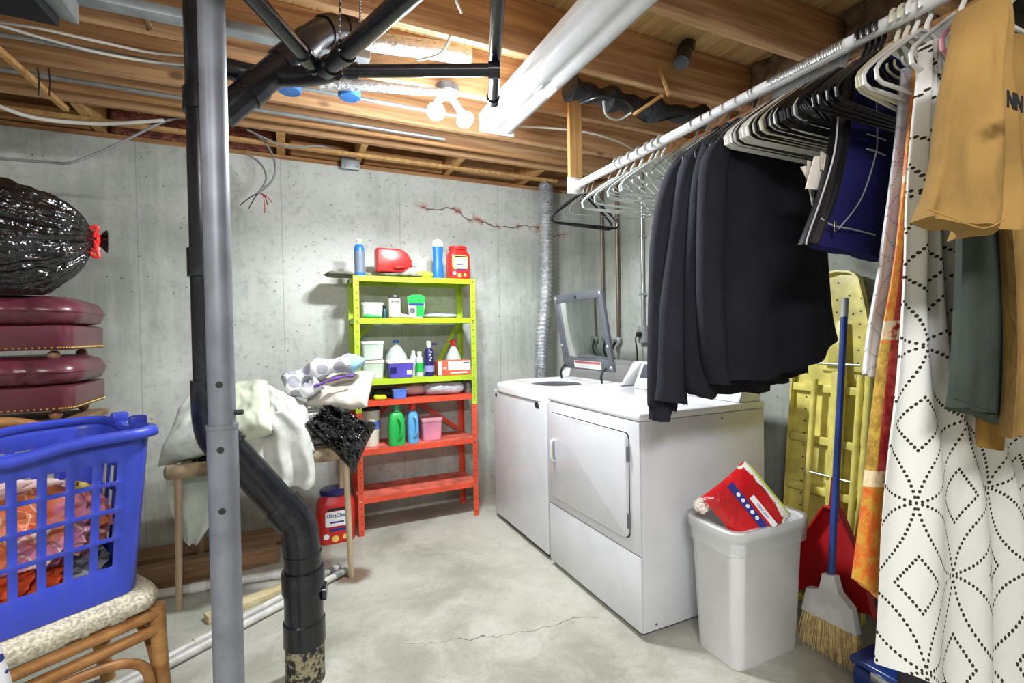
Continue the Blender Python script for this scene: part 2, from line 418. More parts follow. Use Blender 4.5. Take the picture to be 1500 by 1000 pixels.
drain = thing('drain_pipe', 'big black plastic drain pipe dropping behind the steel post and elbowing into the floor', 'pipe', (.04, 1.91, 0))
A = Vector((-.232, 1.98, 0)); r4 = .057
B0 = Vector((.042, 1.93, 0))
def P3(x, y, z): return Vector((x, y, z))
t0, t1 = P3(A.x, A.y, .93), P3(.028, 1.93, .575)
MB().cyl(P3(A.x, A.y, 1.0), P3(A.x, A.y, ZS-.02), r4, 24).build('upright', M_abs, drain)
for z0, z1 in [(1.46, 1.56), (2.02, 2.1), (1.02, 1.11)]:
    MB().lathe([(r4, z0), (r4+.008, z0+.002), (r4+.008, z1-.002), (r4, z1)], (A.x, A.y, 0), 24).build('coupling', M_abs, drain)
dd = (t1-t0).normalized()
MB().tube(curve([P3(A.x, A.y, 1.04), P3(A.x, A.y, .985), t0+dd*.02, t0+dd*.07], 6), r4+.007, 24).build('upper_elbow', M_abs, drain)
MB().cyl(t0, t1, r4, 24).build('slanted_run', M_abs, drain)
MB().tube([t0+dd*.07, t0+dd*.085], r4+.009, 24).build('hub', M_abs, drain)
MB().tube([t1-dd*.095, t1-dd*.02], r4+.009, 24).build('hub', M_abs, drain)
MB().tube(curve([t1-dd*.07, t1-dd*.0, P3(B0.x-.004, B0.y, .50), P3(B0.x, B0.y, .42)], 7), r4+.006, 24).build('lower_elbow', M_abs, drain)
MB().lathe([(r4+.006, .36), (r4+.006, .465), (r4+.01, .467), (r4, .47)], B0, 24).build('hub', M_abs, drain)
MB().lathe([(.0665, .2), (.0665, .33), (.073, .332), (.073, .402), (.071, .41), (r4+.004, .41)], B0, 28).build('coupling', M_abs, drain)
MB().tube([P3(B0.x+.066, B0.y-.01, .315), P3(B0.x+.078, B0.y-.012, .315)], .032, 18).build('cleanout_cap', M_abs, drain)
MB().lathe([(.0665, .135), (.072, .14), (.072, .222), (.0665, .228)], B0, 28).build('lower_collar', M_abs, drain)
def stained():
    t = MT('concrete_spattered', rough=.85); co = t.co(); n = t.noise(co, 38, 4, .7); x, y, z = t.xyz(co)
    c = t.mix((n-(.06)).smooth(.38, .5), (150, 142, 112), (36, 36, 36)); t.base(c); t.bump(n, .6, .004); return t.m
MB().lathe([(.067, 0), (.067, .137)], B0, 28).build('spattered_end', stained(), drain)
# ---- overhead drain run
oh = thing('overhead_drain', 'black plastic drain branches crossing under the joists near the twin bulbs', 'pipe', (.15, 1.95, 2.2))
a0, a1 = at(322, 165, Z=2.20), at(470, 70, Z=2.31)
a0 = P3(A.x, A.y, 2.16)
pts = [a0, at(395, 105, D=2.35), at(440, 75, D=2.3), at(470, 55, D=2.32), at(500, 52, D=2.5), at(560, 62, D=2.9)]
pts = [at(325, 168, Y=1.99), at(385, 118, Y=2.0), at(430, 80, Y=2.02), at(470, 48, Y=2.06), at(505, 44, Y=2.12), at(560, 62, Y=2.2)]
MB().tube(curve(pts, 8), .05, 22).build('main_run', M_abs, oh)
cp = curve(pts, 8)
for i in (6, 14, 19, 27, 33):
    d = (cp[i+1]-cp[i]).normalized(); MB().tube([cp[i]-d*.028, cp[i]+d*.028], .056, 22).build('hub', M_abs, oh)
def run(name, p, q, r, hubs=(), par=oh):
    if hubs != (.05, .97): p = Vector(q)+(Vector(p)-Vector(q))*(3.2 if name == 'branch_pipe' else 1.6); hubs = tuple(1-(1-h)/(3.2 if name == 'branch_pipe' else 1.6) for h in hubs)
    MB().cyl(p, q, r, 18).build(name, M_abs, par); d = (Vector(q)-Vector(p))
    for h in hubs:
        c = Vector(p)+d*h; MB().tube([c-d.normalized()*.022, c+d.normalized()*.022], r+.006, 18).build('hub', M_abs, par)
J = at(470, 108, Z=2.19)
run('branch_pipe', at(352, -25, Z=2.16), J+P3(-.01, .0, .01), .025, (.78, .95))
run('branch_pipe', at(625, -30, Z=2.14), J+P3(.0, 0, 0), .029, (.72, .9))
MB().tube(curve([J+P3(.04, -.05, 0), J, J+P3(-.07, .07, .01), J+P3(-.2, .15, .025), P3(-.19, 2.02, 2.215)], 6), .036, 18).build('sweep_bend', M_abs, oh)
run('cross_pipe', at(505, 104, Z=2.26), at(720, 100, Z=2.26)+P3(.03, .0, 0), .024, (.05, .97))
run('drop_pipe', at(731, -40, Z=2.32), at(722, 150, Z=2.30), .024, (.96,))
# perforated hanger strap
M_strap = plain('strap_black', (30, 30, 32), .5, .3)
def strap(px0, y0, y1, D):
    a, b = at(px0, y0, D=D), at(px0-2, y1, D=D)
    st = thing('hanger_strap', 'perforated strap', 'strap', tuple(b))
    MB().bar(a, b, .016, .0015, up=_r).build('band', M_strap, st)
    n = 11
    for k in range(n):
        c = a.lerp(b, (k+.5)/n)-_f*.0022; m = MB(); m.cyl(c, c+_f*.0006, .0038, 10); m.build('slot', M_white, st)
    return st
s1 = strap(499, -20, 78, 1.56); s1['label'] = 'perforated black strap looped down to the slanting branch pipe'
s2 = strap(529, -20, 34, 1.75); s2['label'] = 'second perforated strap, shorter, beyond the first black one'
# ---------------------------------------------------------------- light fittings
fx = thing('tube_light', 'long unlit white ribbed tube light hung under the joists beside the bulbs', 'light fixture', (1.04, 2.0, 2.33))
w0 = .052; x_c = 1.06; yA, yB = .95, 2.42
M_lens = plain('frosted_lens', (212, 212, 214), .25, var=.03); M_fix = plain('fixture_enamel', (226, 226, 226), .35, var=.03)
prof = [(-.095, 2.37), (-.088, 2.345), (-.062, 2.327), (-.030, 2.323), (-.014, 2.332), (0, 2.338), (.014, 2.332), (.030, 2.323), (.062, 2.327), (.088, 2.345), (.095, 2.37)]
MB().prism([(x_c+a, b) for a, b in prof], 'y', yA, yB).build('ribbed_diffuser', M_lens, fx, smooth=50)
MB().bb(x_c-.105, x_c+.105, yA-.01, yB+.01, 2.37, 2.415, .006).build('housing', M_fix, fx)
MB().bb(x_c-.1, x_c+.1, yB, yB+.014, 2.322, 2.372, .005).build('end_cap', M_fix, fx)
MB().bb(x_c-.1, x_c+.1, yA-.014, yA, 2.322, 2.372, .005).build('end_cap', M_fix, fx)
for y in (1.42, 1.89, 2.32): MB().bb(x_c-.02, x_c+.02, y-.02, y+.02, 2.413, ZJ, .001).build('mounting_block', M_fix, fx)
for dx in (-.022, .05): MB().bb(x_c+dx, x_c+dx+.004, 1.88, 1.96, 2.3215, 2.327).build('clip', M_white, fx)
bm_ = MT('bulb_glow', (255, 255, 255)); bm_.b.inputs['Emission Color'].default_value = (.93, .97, 1, 1); bm_.b.inputs['Emission Strength'].default_value = 26
lh = thing('flood_lamp_holder', 'twin lamp holder with two glaring bulbs under the joists', 'lamp', (.73, 2.24, 2.35))
MB().lathe([(.055, 2.40), (.058, 2.41), (.055, 2.437)], (.73, 2.26, 0), 20).build('box', M_gcable, lh)
MB().lathe([(.0, 2.385), (.05, 2.39), (.06, 2.40)], (.73, 2.26, 0), 20).build('canopy', M_white, lh)
for sx, tx in ((-1, .665), (1, .785)):
    a = P3(.73+.02*sx, 2.26, 2.385); b = P3(tx-.012*sx, 2.24, 2.345); c = P3(tx, 2.215, 2.31 if sx < 0 else 2.30)
    MB().tube([a, b, c], .017, 14).build('socket', M_white, lh)
    d = (c-b).normalized()
    Q = d.to_track_quat('Z', 'Y').to_matrix().to_4x4()
    MB().lathe([(.016, 0), (.024, .018), (.040, .042), (.042, .054), (.034, .064), (.0, .068)], c-d*.004, 20, M=Q).build('bulb', bm_.m, lh)
# blue round ceiling boxes and the junction box on the wall
M_blue = plain('box_blue', (52, 118, 196), .5)
for i, (a, b, lab) in enumerate([(424, 133, 'round blue electrical box half hidden by the thick black pipe'), (512, 142, 'round blue electrical box hanging clear of the black pipes')]):
    c = at(a, b, Z=2.34)
    t = thing('electrical_box', lab, 'electrical box', (c.x, c.y, 2.33), group='blue ceiling boxes')
    MB().lathe([(.0, 2.335), (.046, 2.335), (.05, 2.34), (.05, 2.36), (.047, 2.42)], (c.x, c.y, 0), 22).build('shell', M_blue, t)
    MB().bb(c.x-.06, c.x-.045, c.y-.008, c.y+.008, 2.36, ZJ+.02, .002).build('bracket', M_blue, t)
    for s in (-1, 1): MB().cyl((c.x+.036*s, c.y+.02*s, 2.331), (c.x+.036*s, c.y+.02*s, 2.336), .004, 8).build('screw', M_steel, t)
c = at(514, 234, Y=3.44)
jb = thing('junction_box', 'square metal junction box with a blank cover on the top of the concrete wall', 'electrical box', (c.x, c.y, c.z-.05))
MB().bb(c.x-.055, c.x+.055, 3.452, YB-.001, c.z-.055, c.z+.055, .004).build('box', M_conduit, jb)
MB().bb(c.x-.06, c.x+.06, 3.447, 3.452, c.z-.06, c.z+.06, .002).build('cover', M_conduit, jb)
for s in (-1, 1): MB().cyl((c.x+.04*s, 3.444, c.z-.04), (c.x+.04*s, 3.448, c.z-.04), .004, 8).build('screw', M_dark, jb)
# ---------------------------------------------------------------- cables, conduit, odd sticks overhead
def cable(pts, r, m, name, label, n=8, cat='cable'):
    if r in (.0055, .009, .007) and pts[0].x < -.5: pts = [pts[0]+Vector((-1.3, .12, .03)), pts[0]+Vector((-.5, .02, .02))]+list(pts[0:])
    return tag(MB().tube(curve(pts, 7), r, n).build(name, m), label, cat)
Z1 = 2.42
cable([at(-40, 25, Z=2.40), at(60, 42, Z=2.40), at(150, 62, Z=2.41), at(230, 78, Z=2.42), at(330, 84, Z=2.42)], .0055, M_cable, 'cable', 'white cable sagging across the joists, upper of the pair left of the post')
cable([at(-40, 28, Z=2.38), at(60, 55, Z=2.38), at(140, 76, Z=2.39), at(220, 90, Z=2.41), at(300, 96, Z=2.42), at(400, 98, Z=2.42)], .0055, M_cable, 'cable', 'white cable sagging across the joists, lower of the pair left of the post')
cable([at(-60, 125, Z=2.28), at(0, 156, Z=2.28), at(60, 174, Z=2.29), at(150, 181, Z=2.34), at(240, 176, Z=2.42)], .009, M_cable, 'cable', 'thick pale cable curving over the black bag, loosest of the white cables')
cable([at(-60, 226, Y=3.0), at(0, 232, Y=3.0), at(70, 237, Y=3.0), at(108, 237, Y=3.0), at(170, 212, Y=3.1), at(240, 178, Y=3.2), at(275, 172, Y=3.3)], .007, M_gcable, 'cable', 'twisted grey cable dipping in front of the upper concrete wall')
for (x0, y0, x1, y1, lab) in [(-40, 44, 285, 102, 'upper grey conduit running along the joist behind the white cables'), (-40, 98, 285, 146, 'lower pale conduit running along the joists left of the post')]:
    p, q = at(x0, y0, Z=2.425), at(x1+600, y1+150, Z=2.425)
    y = (at(x0, y0, Z=2.42).y+at(x1, y1, Z=2.42).y)/2
    tag(MB().cyl((at(x0, y0, Y=y).x-.8, y, 2.424), (.9, y, 2.424), .0095, 10).build('conduit', M_conduit), lab, 'conduit')
# flat grey duct strap along a joist
tag(MB().bb(-2.3, .35, 2.10, 2.16, 2.40, 2.436, .004).build('cable_tray', M_conduit), 'flat grey galvanised channel under the joists left of the big black pipe', 'channel')
t = thing('hanging_wires', 'loose grey cables with bare red and black ends hanging before the back wall', 'cable', tuple(at(385, 300, Y=3.3)))
Yw = 3.3
MB().tube(curve([at(352, 182, Y=Yw), at(385, 205, Y=Yw), at(402, 235, Y=Yw), at(400, 262, Y=Yw), at(380, 282, Y=Yw)], 6), .006, 8).build('sheath', M_gcable, t)
MB().tube(curve([at(362, 226, Y=Yw-.03), at(382, 240, Y=Yw-.03), at(390, 262, Y=Yw-.03), at(378, 284, Y=Yw-.03)], 6), .006, 8).build('sheath', M_gcable, t)
MR = plain('wire_red', (190, 40, 36), .5); 
for e, m in [((352, 300), M_black), ((372, 300), M_cable), ((388, 312), MR), ((398, 296), MR), ((364, 306), M_black), ((392, 300), M_black)]:
    MB().tube(curve([at(380, 282, Y=Yw-.02), at((380+e[0])/2+2, 288, Y=Yw-.02), at(*e, Y=Yw-.02)], 4), .003, 6).build('conductor', m, t)
cable([at(362, 190, Y=3.2), at(420, 214, Y=3.26), at(470, 214, Y=3.27), at(500, 224, Y=3.42)], .006, M_gcable, 'cable', 'grey cable feeding the square junction box on the wall')
cable([at(755, 184, Z=2.41), at(850, 192, Z=2.41), at(900, 205, Z=2.41), at(935, 222, Z=2.42)], .006, M_cable, 'cable', 'white cable passing behind the upright board by the rod end')
cable([at(850, 152, Z=2.40), at(880, 142, Z=2.39), at(915, 148, Z=2.38), at(935, 172, Z=2.39), at(955, 178, Z=2.40), at(1010, 168, Z=2.42)], .006, M_black, 'cable', 'black cable looping under the wrapped pipe')
cable([at(884, 148, Z=2.40), at(888, 168, Z=2.36), at(905, 175, Z=2.36), at(925, 165, Z=2.38)], .006, M_cable, 'cable', 'short white cable looped beneath the black wrapped pipe')
cable([at(664, -20, Z=2.43), at(668, 0, Z=2.4), at(676, 18, Z=2.4)], .005, M_cable, 'cable', 'short white cable stub poking down between the joists')
cable([at(612, 88, Z=2.40), at(645, 78, Z=2.39), at(660, 52, Z=2.42)], .0055, M_cable, 'cable', 'bent tan and white cable above the cross pipe')
# foil wrapped pipe seen in the bay
def foil():
    t = MT('foil', (205, 208, 212), .25, .95); co = t.co(); n = t.noise(co, 30, 5, .7); t.bump(n, .9, .02); t.rough(n*.4+.1)
    t.base(t.mix(t.noise(co, 5).smooth(.3, .7), (210, 213, 218), (240, 242, 245))); return t.m
M_foil = foil()
q0, q1 = at(535, 60, Z=2.5), at(640, 74, Z=2.5)
tag(MB().tube(curve([P3(q0.x-.1, q0.y, 2.5), q0, q1, P3(q1.x+.15, q1.y, 2.51)], 6), .04, 16).build('foil_pipe', M_foil), 'shiny foil wrapped pipe between joists above the cross pipe', 'pipe')
tag(MB().tube(curve([at(468, 122, Z=2.37), at(540, 126, Z=2.37), at(615, 133, Z=2.37), at(660, 135, Z=2.39)], 6), [.03-.0009*k for k in range(22)], 12).build('flat_duct', M_foil), 'dusty grey foil sleeve tapering under the joists toward the bulbs', 'duct')
# wrapped black pipe in the next bay (right)
M_wrap = plain('black_wrap', (44, 46, 50), .55, bump=.8, bs=22, dist=.02)
m = MB(); cpts = curve([P3(1.30, 2.10, 2.47), P3(1.55, 2.10, 2.46), P3(1.85, 2.09, 2.45), P3(2.2, 2.08, 2.46)], 8)
m.tube(cpts, [.05+.012*math.sin(k*1.7)+.01*math.sin(k*.9) for k in range(len(cpts))], 14)
tag(m.build('wrapped_pipe', M_wrap), 'black wrapped pipe tucked between the joists over the rod', 'pipe')
# black pipe stub through notch of the lit joist
st = thing('pipe_stub', 'short black pipe stub poking through the notched joist', 'pipe', tuple(at(1004, 80, Y=1.85)))
a, b = at(1010, 58, Y=1.85), at(998, 92, Y=1.80)
MB().tube([a, b], .036, 18).build('stub', M_abs, st); MB().tube([a.lerp(b, .3), a.lerp(b, .5)], .04, 18).build('hub', M_abs, st)
# loose sticks nailed under joists
def stick(a, b, wd, th, label, m=M_stud):
    return tag(MB().bar(a, b, wd, th).build('wood_stick', m), label, 'stick')
stick(at(962, 92, Y=1.855), at(980, 140, Y=1.82), .022, .012, 'short upright stick nailed to the face of the notched joist')
stick(at(928, 168, Z=2.37), at(972, 138, Z=2.42), .016, .012, 'thin slanting stick reaching to the joist above the white cable')
stick(at(-10, 66, Z=2.41), at(97, 160, Z=2.36), .022, .022, 'long thin wooden strut slanting beneath the joists above the black bag')
for k in range(2):
    a, b = at(55+k*16, 100, Y=2.72), at(56+k*16, 140, Y=2.72)
    tag(MB().tube(curve([a, a.lerp(b, .5)+P3(.004, 0, 0), b], 4), .003, 6).build('wire', M_dark), 'dark wire strung down the joist face, %s of two beside the strut' % ('first' if not k else 'second'), 'wire')
cable([at(100, -8, Z=2.5), at(190, 8, Z=2.5), at(205, 15, Z=2.5), at(221, 45, Z=2.44)], .012, M_lumber, 'dusty_pipe', 'thin dusty elbow pipe between the joists left of the post', cat='pipe')
# sheet metal duct, top left corner
dk = thing('sheet_duct', 'dark sheet metal duct boot with a pale lip in the top left corner', 'duct', (-1.1, 2.0, 2.3))
zb = 2.30; e = at(88, 40, Z=zb)
ol = [(e.x-.9, e.y+.25), (e.x-.9, e.y-.75), (e.x-.12, e.y-.75), (e.x-.10, e.y-.35), (e.x-.05, e.y-.15), (e.x, e.y)]
ol = [(e.x-1.0, e.y-.62), (e.x-.02, e.y-.55), (e.x-.03, e.y-.3), (e.x-.015, e.y-.12), (e.x, e.y), (e.x-.3, e.y-.02), (e.x-1.0, e.y-.05)]
MB().prism(ol, 'z', zb, ZJ-.01, .004).build('boot', plain('dark_sheet', (16, 18, 26), .6, .0), dk)
m = MB(); m.prism([(e.x-.02, e.y-.55), (e.x+.045, e.y-.5), (e.x+.045, e.y+.02), (e.x, e.y+.004), (e.x-.012, e.y-.12), (e.x-.027, e.y-.3)], 'z', zb+.03, ZJ-.005, .002)
m.build('lip', M_conduit, dk)
# ================================================================ washer and dryer
M_enam = plain('white_enamel', (212, 213, 217), .22, var=.02, spec=.5)
M_enam2 = plain('white_enamel_top', (228, 229, 231), .18, var=.02)
M_gap = plain('gap_rubber', (40, 40, 42), .7)  # dark grey rubber of the door seal and kick bases
M_hg = plain('hinge_grey', (120, 122, 126), .4, .4)
XF = 1.284
dr = thing('dryer', 'white front-loading dryer with square door, right of the washer under the dark sweaters', 'dryer', (1.64, 1.93, 0))
y0, y1, xb = 1.558, 2.304, 2.004
MB().bb(XF+.004, xb, y0, y1, .025, .885, .004).build('body', M_enam, dr)
MB().bb(XF-.006, xb+.004, y0-.004, y1+.004, .886, .92, .011, 3).build('top', M_enam2, dr)
MB().bb(XF-.006, XF+.004, y0, y1, .03, .335, .004).build('lower_panel', M_enam, dr)
MB().bb(XF-.006, XF+.004, y0, y1, .341, .882, .004).build('front_panel', M_enam, dr)
def rrect(y0, y1, z0, z1, r, n=5):
    o = []
    for cy, cz, a in ((y1-r, z1-r, 0), (y0+r, z1-r, 90), (y0+r, z0+r, 180), (y1-r, z0+r, 270)):
        o += [(cy+r*math.cos(math.radians(a+90*k/n)), cz+r*math.sin(math.radians(a+90*k/n))) for k in range(n+1)]
    return o
MB().prism(rrect(y0+.062, y1-.03, .392, .832, .022), 'x', XF-.0075, XF-.0055).build('door_seal', M_gap, dr)
door = MB().prism(rrect(y0+.066, y1-.034, .396, .828, .02), 'x', XF-.022, XF-.0075, .004).build('door', M_enam, dr)
hy = y1-.085
MB().prism(rrect(hy-.028, hy+.022, .57, .70, .008), 'x', XF-.0235, XF-.0215, .0008).build('handle_recess', plain('recess_grey', (176, 178, 182), .4), door)
MB().tube(curve([(XF-.022, hy-.004, .69), (XF-.040, hy-.004, .682), (XF-.040, hy-.004, .60), (XF-.024, hy-.004, .582)], 5), .008, 12).build('handle', M_enam, door)
for z in (.47, .745): MB().bb(XF-.021, XF-.007, y0+.058, y0+.065, z-.03, z+.03, .001).build('hinge', M_hg, dr)
MB().bb(XF+.03, xb-.02, y0+.03, y1-.03, .0, .024, .002).build('kick_base', M_gap, dr)
for x, z in ((XF+.07, .05), (xb-.06, .05), (XF+.45, .862)): MB().cyl((x, y0-.002, z), (x, y0+.001, z), .005, 8).build('screw', M_hg, dr)
MB().prism([(1.845, .921), (1.99, .921), (1.99, 1.06), (1.965, 1.075), (1.915, 1.07)], 'y', y0+.005, y1-.005, .006).build('console', M_enam2, dr)
q = Vector((1.875, 0, .975)); MC = plain('console_dark', (70, 74, 82), .3)
MB().prism([(1.851, .932), (1.857, .929), (1.914, 1.055), (1.908, 1.058)], 'y', y0+.03, y1-.03, .001).build('control_panel', MC, dr)
for k, y in enumerate((y0+.12, y0+.28, y0+.5)):
    d = Vector((-.91, 0, .41)); c0 = Vector((1.883, y, .993)); MB().cyl(c0, c0+d*.022, .022, 18).build('knob', M_enam2, dr)
ws = thing('washer', 'white top-loading washing machine with its lid raised, beside the corner', 'washing machine', (1.64, 2.71, 0))
y0, y1 = 2.341, 3.08
MB().bb(XF, xb, y0, y1, .03, .872, .01, 3).build('body', M_enam, ws)
MB().bb(XF+.03, xb-.02, y0+.03, y1-.03, 0, .029).build('kick_base', M_gap, ws)
# top with the tub opening
t = bmesh.new()
n = 40; cx, cy = 1.56, (y0+y1)/2
outer, inner, low = [], [], []
for k in range(n):
    a = 2*PI*k/n; c, s_ = math.cos(a), math.sin(a)
    e = 9; sx = math.copysign(abs(c)**(2/e), c); sy = math.copysign(abs(s_)**(2/e), s_)
    outer.append(Vector(((XF-.008+xb)/2+sx*(xb-XF+.008)/2, cy+sy*(y1-y0+.008)/2, .93-(.02 if True else 0))))
    e = 3; sx = math.copysign(abs(c)**(2/e), c); sy = math.copysign(abs(s_)**(2/e), s_)
    inner.append(Vector((cx+sx*.17, cy+sy*.22, .935)))
sh = lambda r, dz, f=1: [Vector((lerp(1.644, v.x, f), lerp(cy, v.y, f), v.z+dz)) for v in r]
MB().loops([sh(outer, -.04), sh(outer, -.004), sh(outer, .012, .985), [v.lerp(w_, .5)+Vector((0, 0, .008)) for v, w_ in zip(sh(outer, .02, .97), inner)], inner,
            sh(inner, -.01, .97), [Vector((cx+(v.x-cx)*.9, cy+(v.y-cy)*.9, .84)) for v in inner]], cap1=False).build('top', M_enam2, ws, smooth=60)
MB().lathe([(.0, .50), (.15, .50), (.165, .60), (.17, .92), (.16, .925)], (cx, cy, 0), 28).build('tub', plain('tub_dark', (92, 94, 98), .4, .5), ws)
MB().lathe([(.0, .51), (.07, .52), (.05, .56), (.04, .78), (.0, .80)], (cx, cy, 0), 18).build('agitator', M_white, ws)
# raised lid: grey frame with a smoky pane
h0, h1 = Vector((1.75, 2.93, .985)), Vector((1.75, 2.37, .985))
lid = thing('lid', None, None, (1.75, 2.65, .985)); lid.parent = ws; lid.location = Vector((1.75, 2.65, .985))-ws.location
E1 = Vector((0, -1, 0)); E2 = Vector((-.15, .03, 1)).normalized()
def LP(a, b, c=0): return Vector((1.765, 2.645, 1.01))+E1*a+E2*b+E1.cross(E2)*c
def lidbox(a0, a1, b0, b1, th=.012, c=0):
    m = MB(); M = Matrix.Translation(LP((a0+a1)/2, (b0+b1)/2, c)) @ Matrix((E1, E2, E1.cross(E2))).transposed().to_4x4()
    m.box((0, 0, 0), (a1-a0, b1-b0, th), None, .003)
    bmesh.ops.transform(m.bm, matrix=M, verts=m.bm.verts); return m
M_lid = plain('lid_grey', (92, 94, 102), .35, var=.05)
LW, LH = .245, .50
for nm, a in (('lid_rail', (-LW, LW, 0, .075)), ('lid_rail', (-LW, LW, LH-.05, LH)), ('lid_stile', (-LW-.03, -LW, 0, LH)), ('lid_stile', (LW, LW+.04, 0, LH))):
    lidbox(*a, th=.022).build(nm, M_lid, lid)
gl = MT('smoky_glass', (200, 206, 208), .04); gl.b.inputs['Transmission Weight'].default_value = 1; gl.b.inputs['IOR'].default_value = 1.1
lidbox(-LW, LW, .075, LH-.05, th=.004).build('lid_pane', gl.m, lid)
lb = lidbox(-.13, .17, .012, .058, th=.001, c=.0118).build('warning_label', plain('label_white', (226, 224, 222), .5), lid)
lb2 = lidbox(-.125, .165, .044, .054, th=.001, c=.0126).build('label_stripe', plain('label_red', (196, 90, 84), .5), lid)
M0 = Matrix.Translation(LP(.0, LH-.028, -.0125)) 
for a, b in ((-LW+.0, LH-.02), (LW+.02, LH-.02), (LW+.02, .03), (LW+.02, .16), (-LW-.015, .16), (-.0, LH-.03)):
    m = MB(); c0 = LP(a, b, 0); nrm = E1.cross(E2); m.cyl(c0-nrm*.0125, c0+nrm*.0125, .008 if a else .012, 12).build('bumper', M_white if a else M_dark, lid)
for y in (2.43, 2.90):
    MB().tube(curve([(1.72, y, .94), (1.715, y, .985), (1.735, y, 1.02), (1.76, y, 1.03)], 4), .007, 8).build('lid_hinge', M_dark, ws)
MB().prism([(1.79, .93), (2.0, .93), (2.0, 1.05), (1.97, 1.07), (1.93, 1.06), (1.83, .955)], 'y', y0+.003, y1-.003, .008).build('console', M_enam2, ws)
MB().prism([(1.845, .966), (1.85, .963), (1.925, 1.045), (1.92, 1.05)], 'y', y0+.03, y1-.03, .001).build('control_panel', plain('panel_pale', (196, 198, 204), .3), ws)
MB().bb(XF-.0015, XF+.001, y0+.09, y0+.13, .835, .86, .0005).build('badge', M_dark, ws)
MB().bb(XF-.003, XF+.001, y0+.16+.0, y0+.162, .835, .86).build('badge_edge', M_hg, ws) if False else None
MB().tube([(XF-.002, y1-.05, .84), (XF+.001, y1-.05, .84)], .014, 16).build('badge', M_dark, ws)
MB().prism([(2.86, .8), (2.86, .84)] and rrect(2.42+.0, 2.46, .828, .85, .003), 'x', XF-.0025, XF-.001).build('logo_plate', plain('logo_blue', (40, 44, 72), .4), ws)
# ================================================================ right wall pipes, valves, duct
for y, z0, r, lab in [(3.16, 1.20, .012, 'rusty vertical water pipe nearest the corner, behind the washer'), (2.97, 1.20, .012, 'vertical water pipe between the rusty one and the bright conduit')]:
    t = thing('water_pipe', lab, 'pipe', (XR-.03, y, z0))
    MB().cyl((XR-.03, y, z0), (XR-.03, y, ZT), r, 12).build('tube', plain('copper_dull', (120, 104, 88), .4, .6), t)
    v = MB(); v.lathe([(.014, z0-.04), (.02, z0-.03), (.02, z0+.0), (.013, z0+.01)], (XR-.03, y, 0), 14)
    v.cyl((XR-.03, y, z0-.015), (XR-.10, y, z0-.01), .011, 10); v.build('valve', M_conduit, t)
    m = MB(); m.lathe([(0, 0), (.02, 0), (.026, .006), (.02, .012), (0, .012)], (XR-.10, y, z0-.012), 12, M=Matrix.Rotation(PI/2, 4, 'Y')).build('handwheel', M_gcable, t)
    MB().tube(curve([(XR-.06, y, z0-.03), (XR-.10, y-.01, z0-.10), (XR-.06, y-.02, z0-.22), (XR-.05, y-.01, z0-.36)], 6), .011, 10).build('hose', M_dark, t)
t = thing('conduit', 'bright steel conduit running up the right wall from an outlet box', 'conduit', (XR-.02, 2.70, 1.2))
MB().cyl((XR-.022, 2.70, 1.28), (XR-.022, 2.70, ZT), .011, 12).build('tube', M_steel, t)
MB().bb(XR-.045, XR-.001, 2.665, 2.735, 1.17, 1.285, .004).build('outlet_box', M_conduit, t)
MB().cyl((XR-.046, 2.70, 1.23), (XR-.075, 2.70, 1.23), .017, 14).build('plug', M_dark, t)
MB().tube(curve([(XR-.07, 2.70, 1.23), (XR-.09, 2.70, 1.20), (XR-.07, 2.71, 1.10), (XR-.08, 2.70, .9)], 6), .005, 8).build('cord', M_dark, t)
for z in (1.9, 1.5): MB().bb(XR-.034, XR-.001, 2.675, 2.725, z, z+.014, .002).build('strap', M_steel, t)
t = thing('foil_duct', 'silvery corrugated flexible duct hanging down the corner behind the washer', 'duct', (1.85, 3.36, .9))
c = curve([P3(1.875, 3.36, 2.436), P3(1.872, 3.36, 2.2), P3(1.86, 3.36, 1.7), P3(1.80, 3.34, 1.15), P3(1.79, 3.33, .85)], 34)
rs = [(.055 if k % 2 else .041)*(1+.06*nz((0, 0, k*.9), 1)) for k in range(len(c))]
c = [p+Vector((nz(p, 3, 1)*.012, 0, 0)) for p in c]
MB().tube(c, rs, 20).build('sleeve', M_foil, t, smooth=20)
MB().tube([c[0]-P3(0, 0, .0), c[0]-P3(0, 0, .03)], .055, 20).build('clamp', M_steel, t)
# ================================================================ shelf unit
ys, yk, SX0, SX1 = 3.15, 3.45, .392, 1.188
sh_ = thing('shelf_unit', 'perforated metal shelf unit, lime green upper half and orange lower half, against the back wall', 'shelf unit', ((SX0+SX1)/2, 3.3, 0))
M_lime = plain('lime_paint', (176, 202, 40), .4, var=.08); M_orange = plain('orange_paint', (218, 78, 48), .4, var=.1)
M_dust = plain('dusty_orange', (214, 104, 84), .6, var=.2, vs_=9)
zspl = .80
lean = lambda z: .02*(1-z/1.63)
def post_(x, y, sx, sy):
    for z0, z1, m in ((0, zspl+.02, M_orange), (zspl-.03, 1.628, M_lime)):
        g = .0 if m is M_orange else -.002
        b = MB(); ax = x+g*sx; ay = y+g*sy
        b.bb(ax, ax+.034*sx, ay, ay+.0025*sy, z0, z1); b.bb(ax, ax+.0025*sx, ay+.0025*sy, ay+.034*sy, z0, z1)
        up = b.build('upright', m, sh_, smooth=0)
        h = MB(); z = z0+.03
        while z < z1-.015:
            if sy > 0: h.cyl((ax+.02*sx, ay-.0008, z), (ax+.02*sx, ay+.0002, z), .004, 8)
            z += .048
        if sy > 0: h.build('holes', M_dark, up, stuff=True)
        else: h.bm.free()
for x, sx in ((SX0, 1), (SX1, -1)):
    for y, sy in ((ys, 1), (yk, -1)): post_(x, y, sx, sy)
shz = [(1.627, M_lime), (1.362, M_lime), (.975, M_lime), (.842, M_orange), (.538, M_orange), (.236, M_orange)]
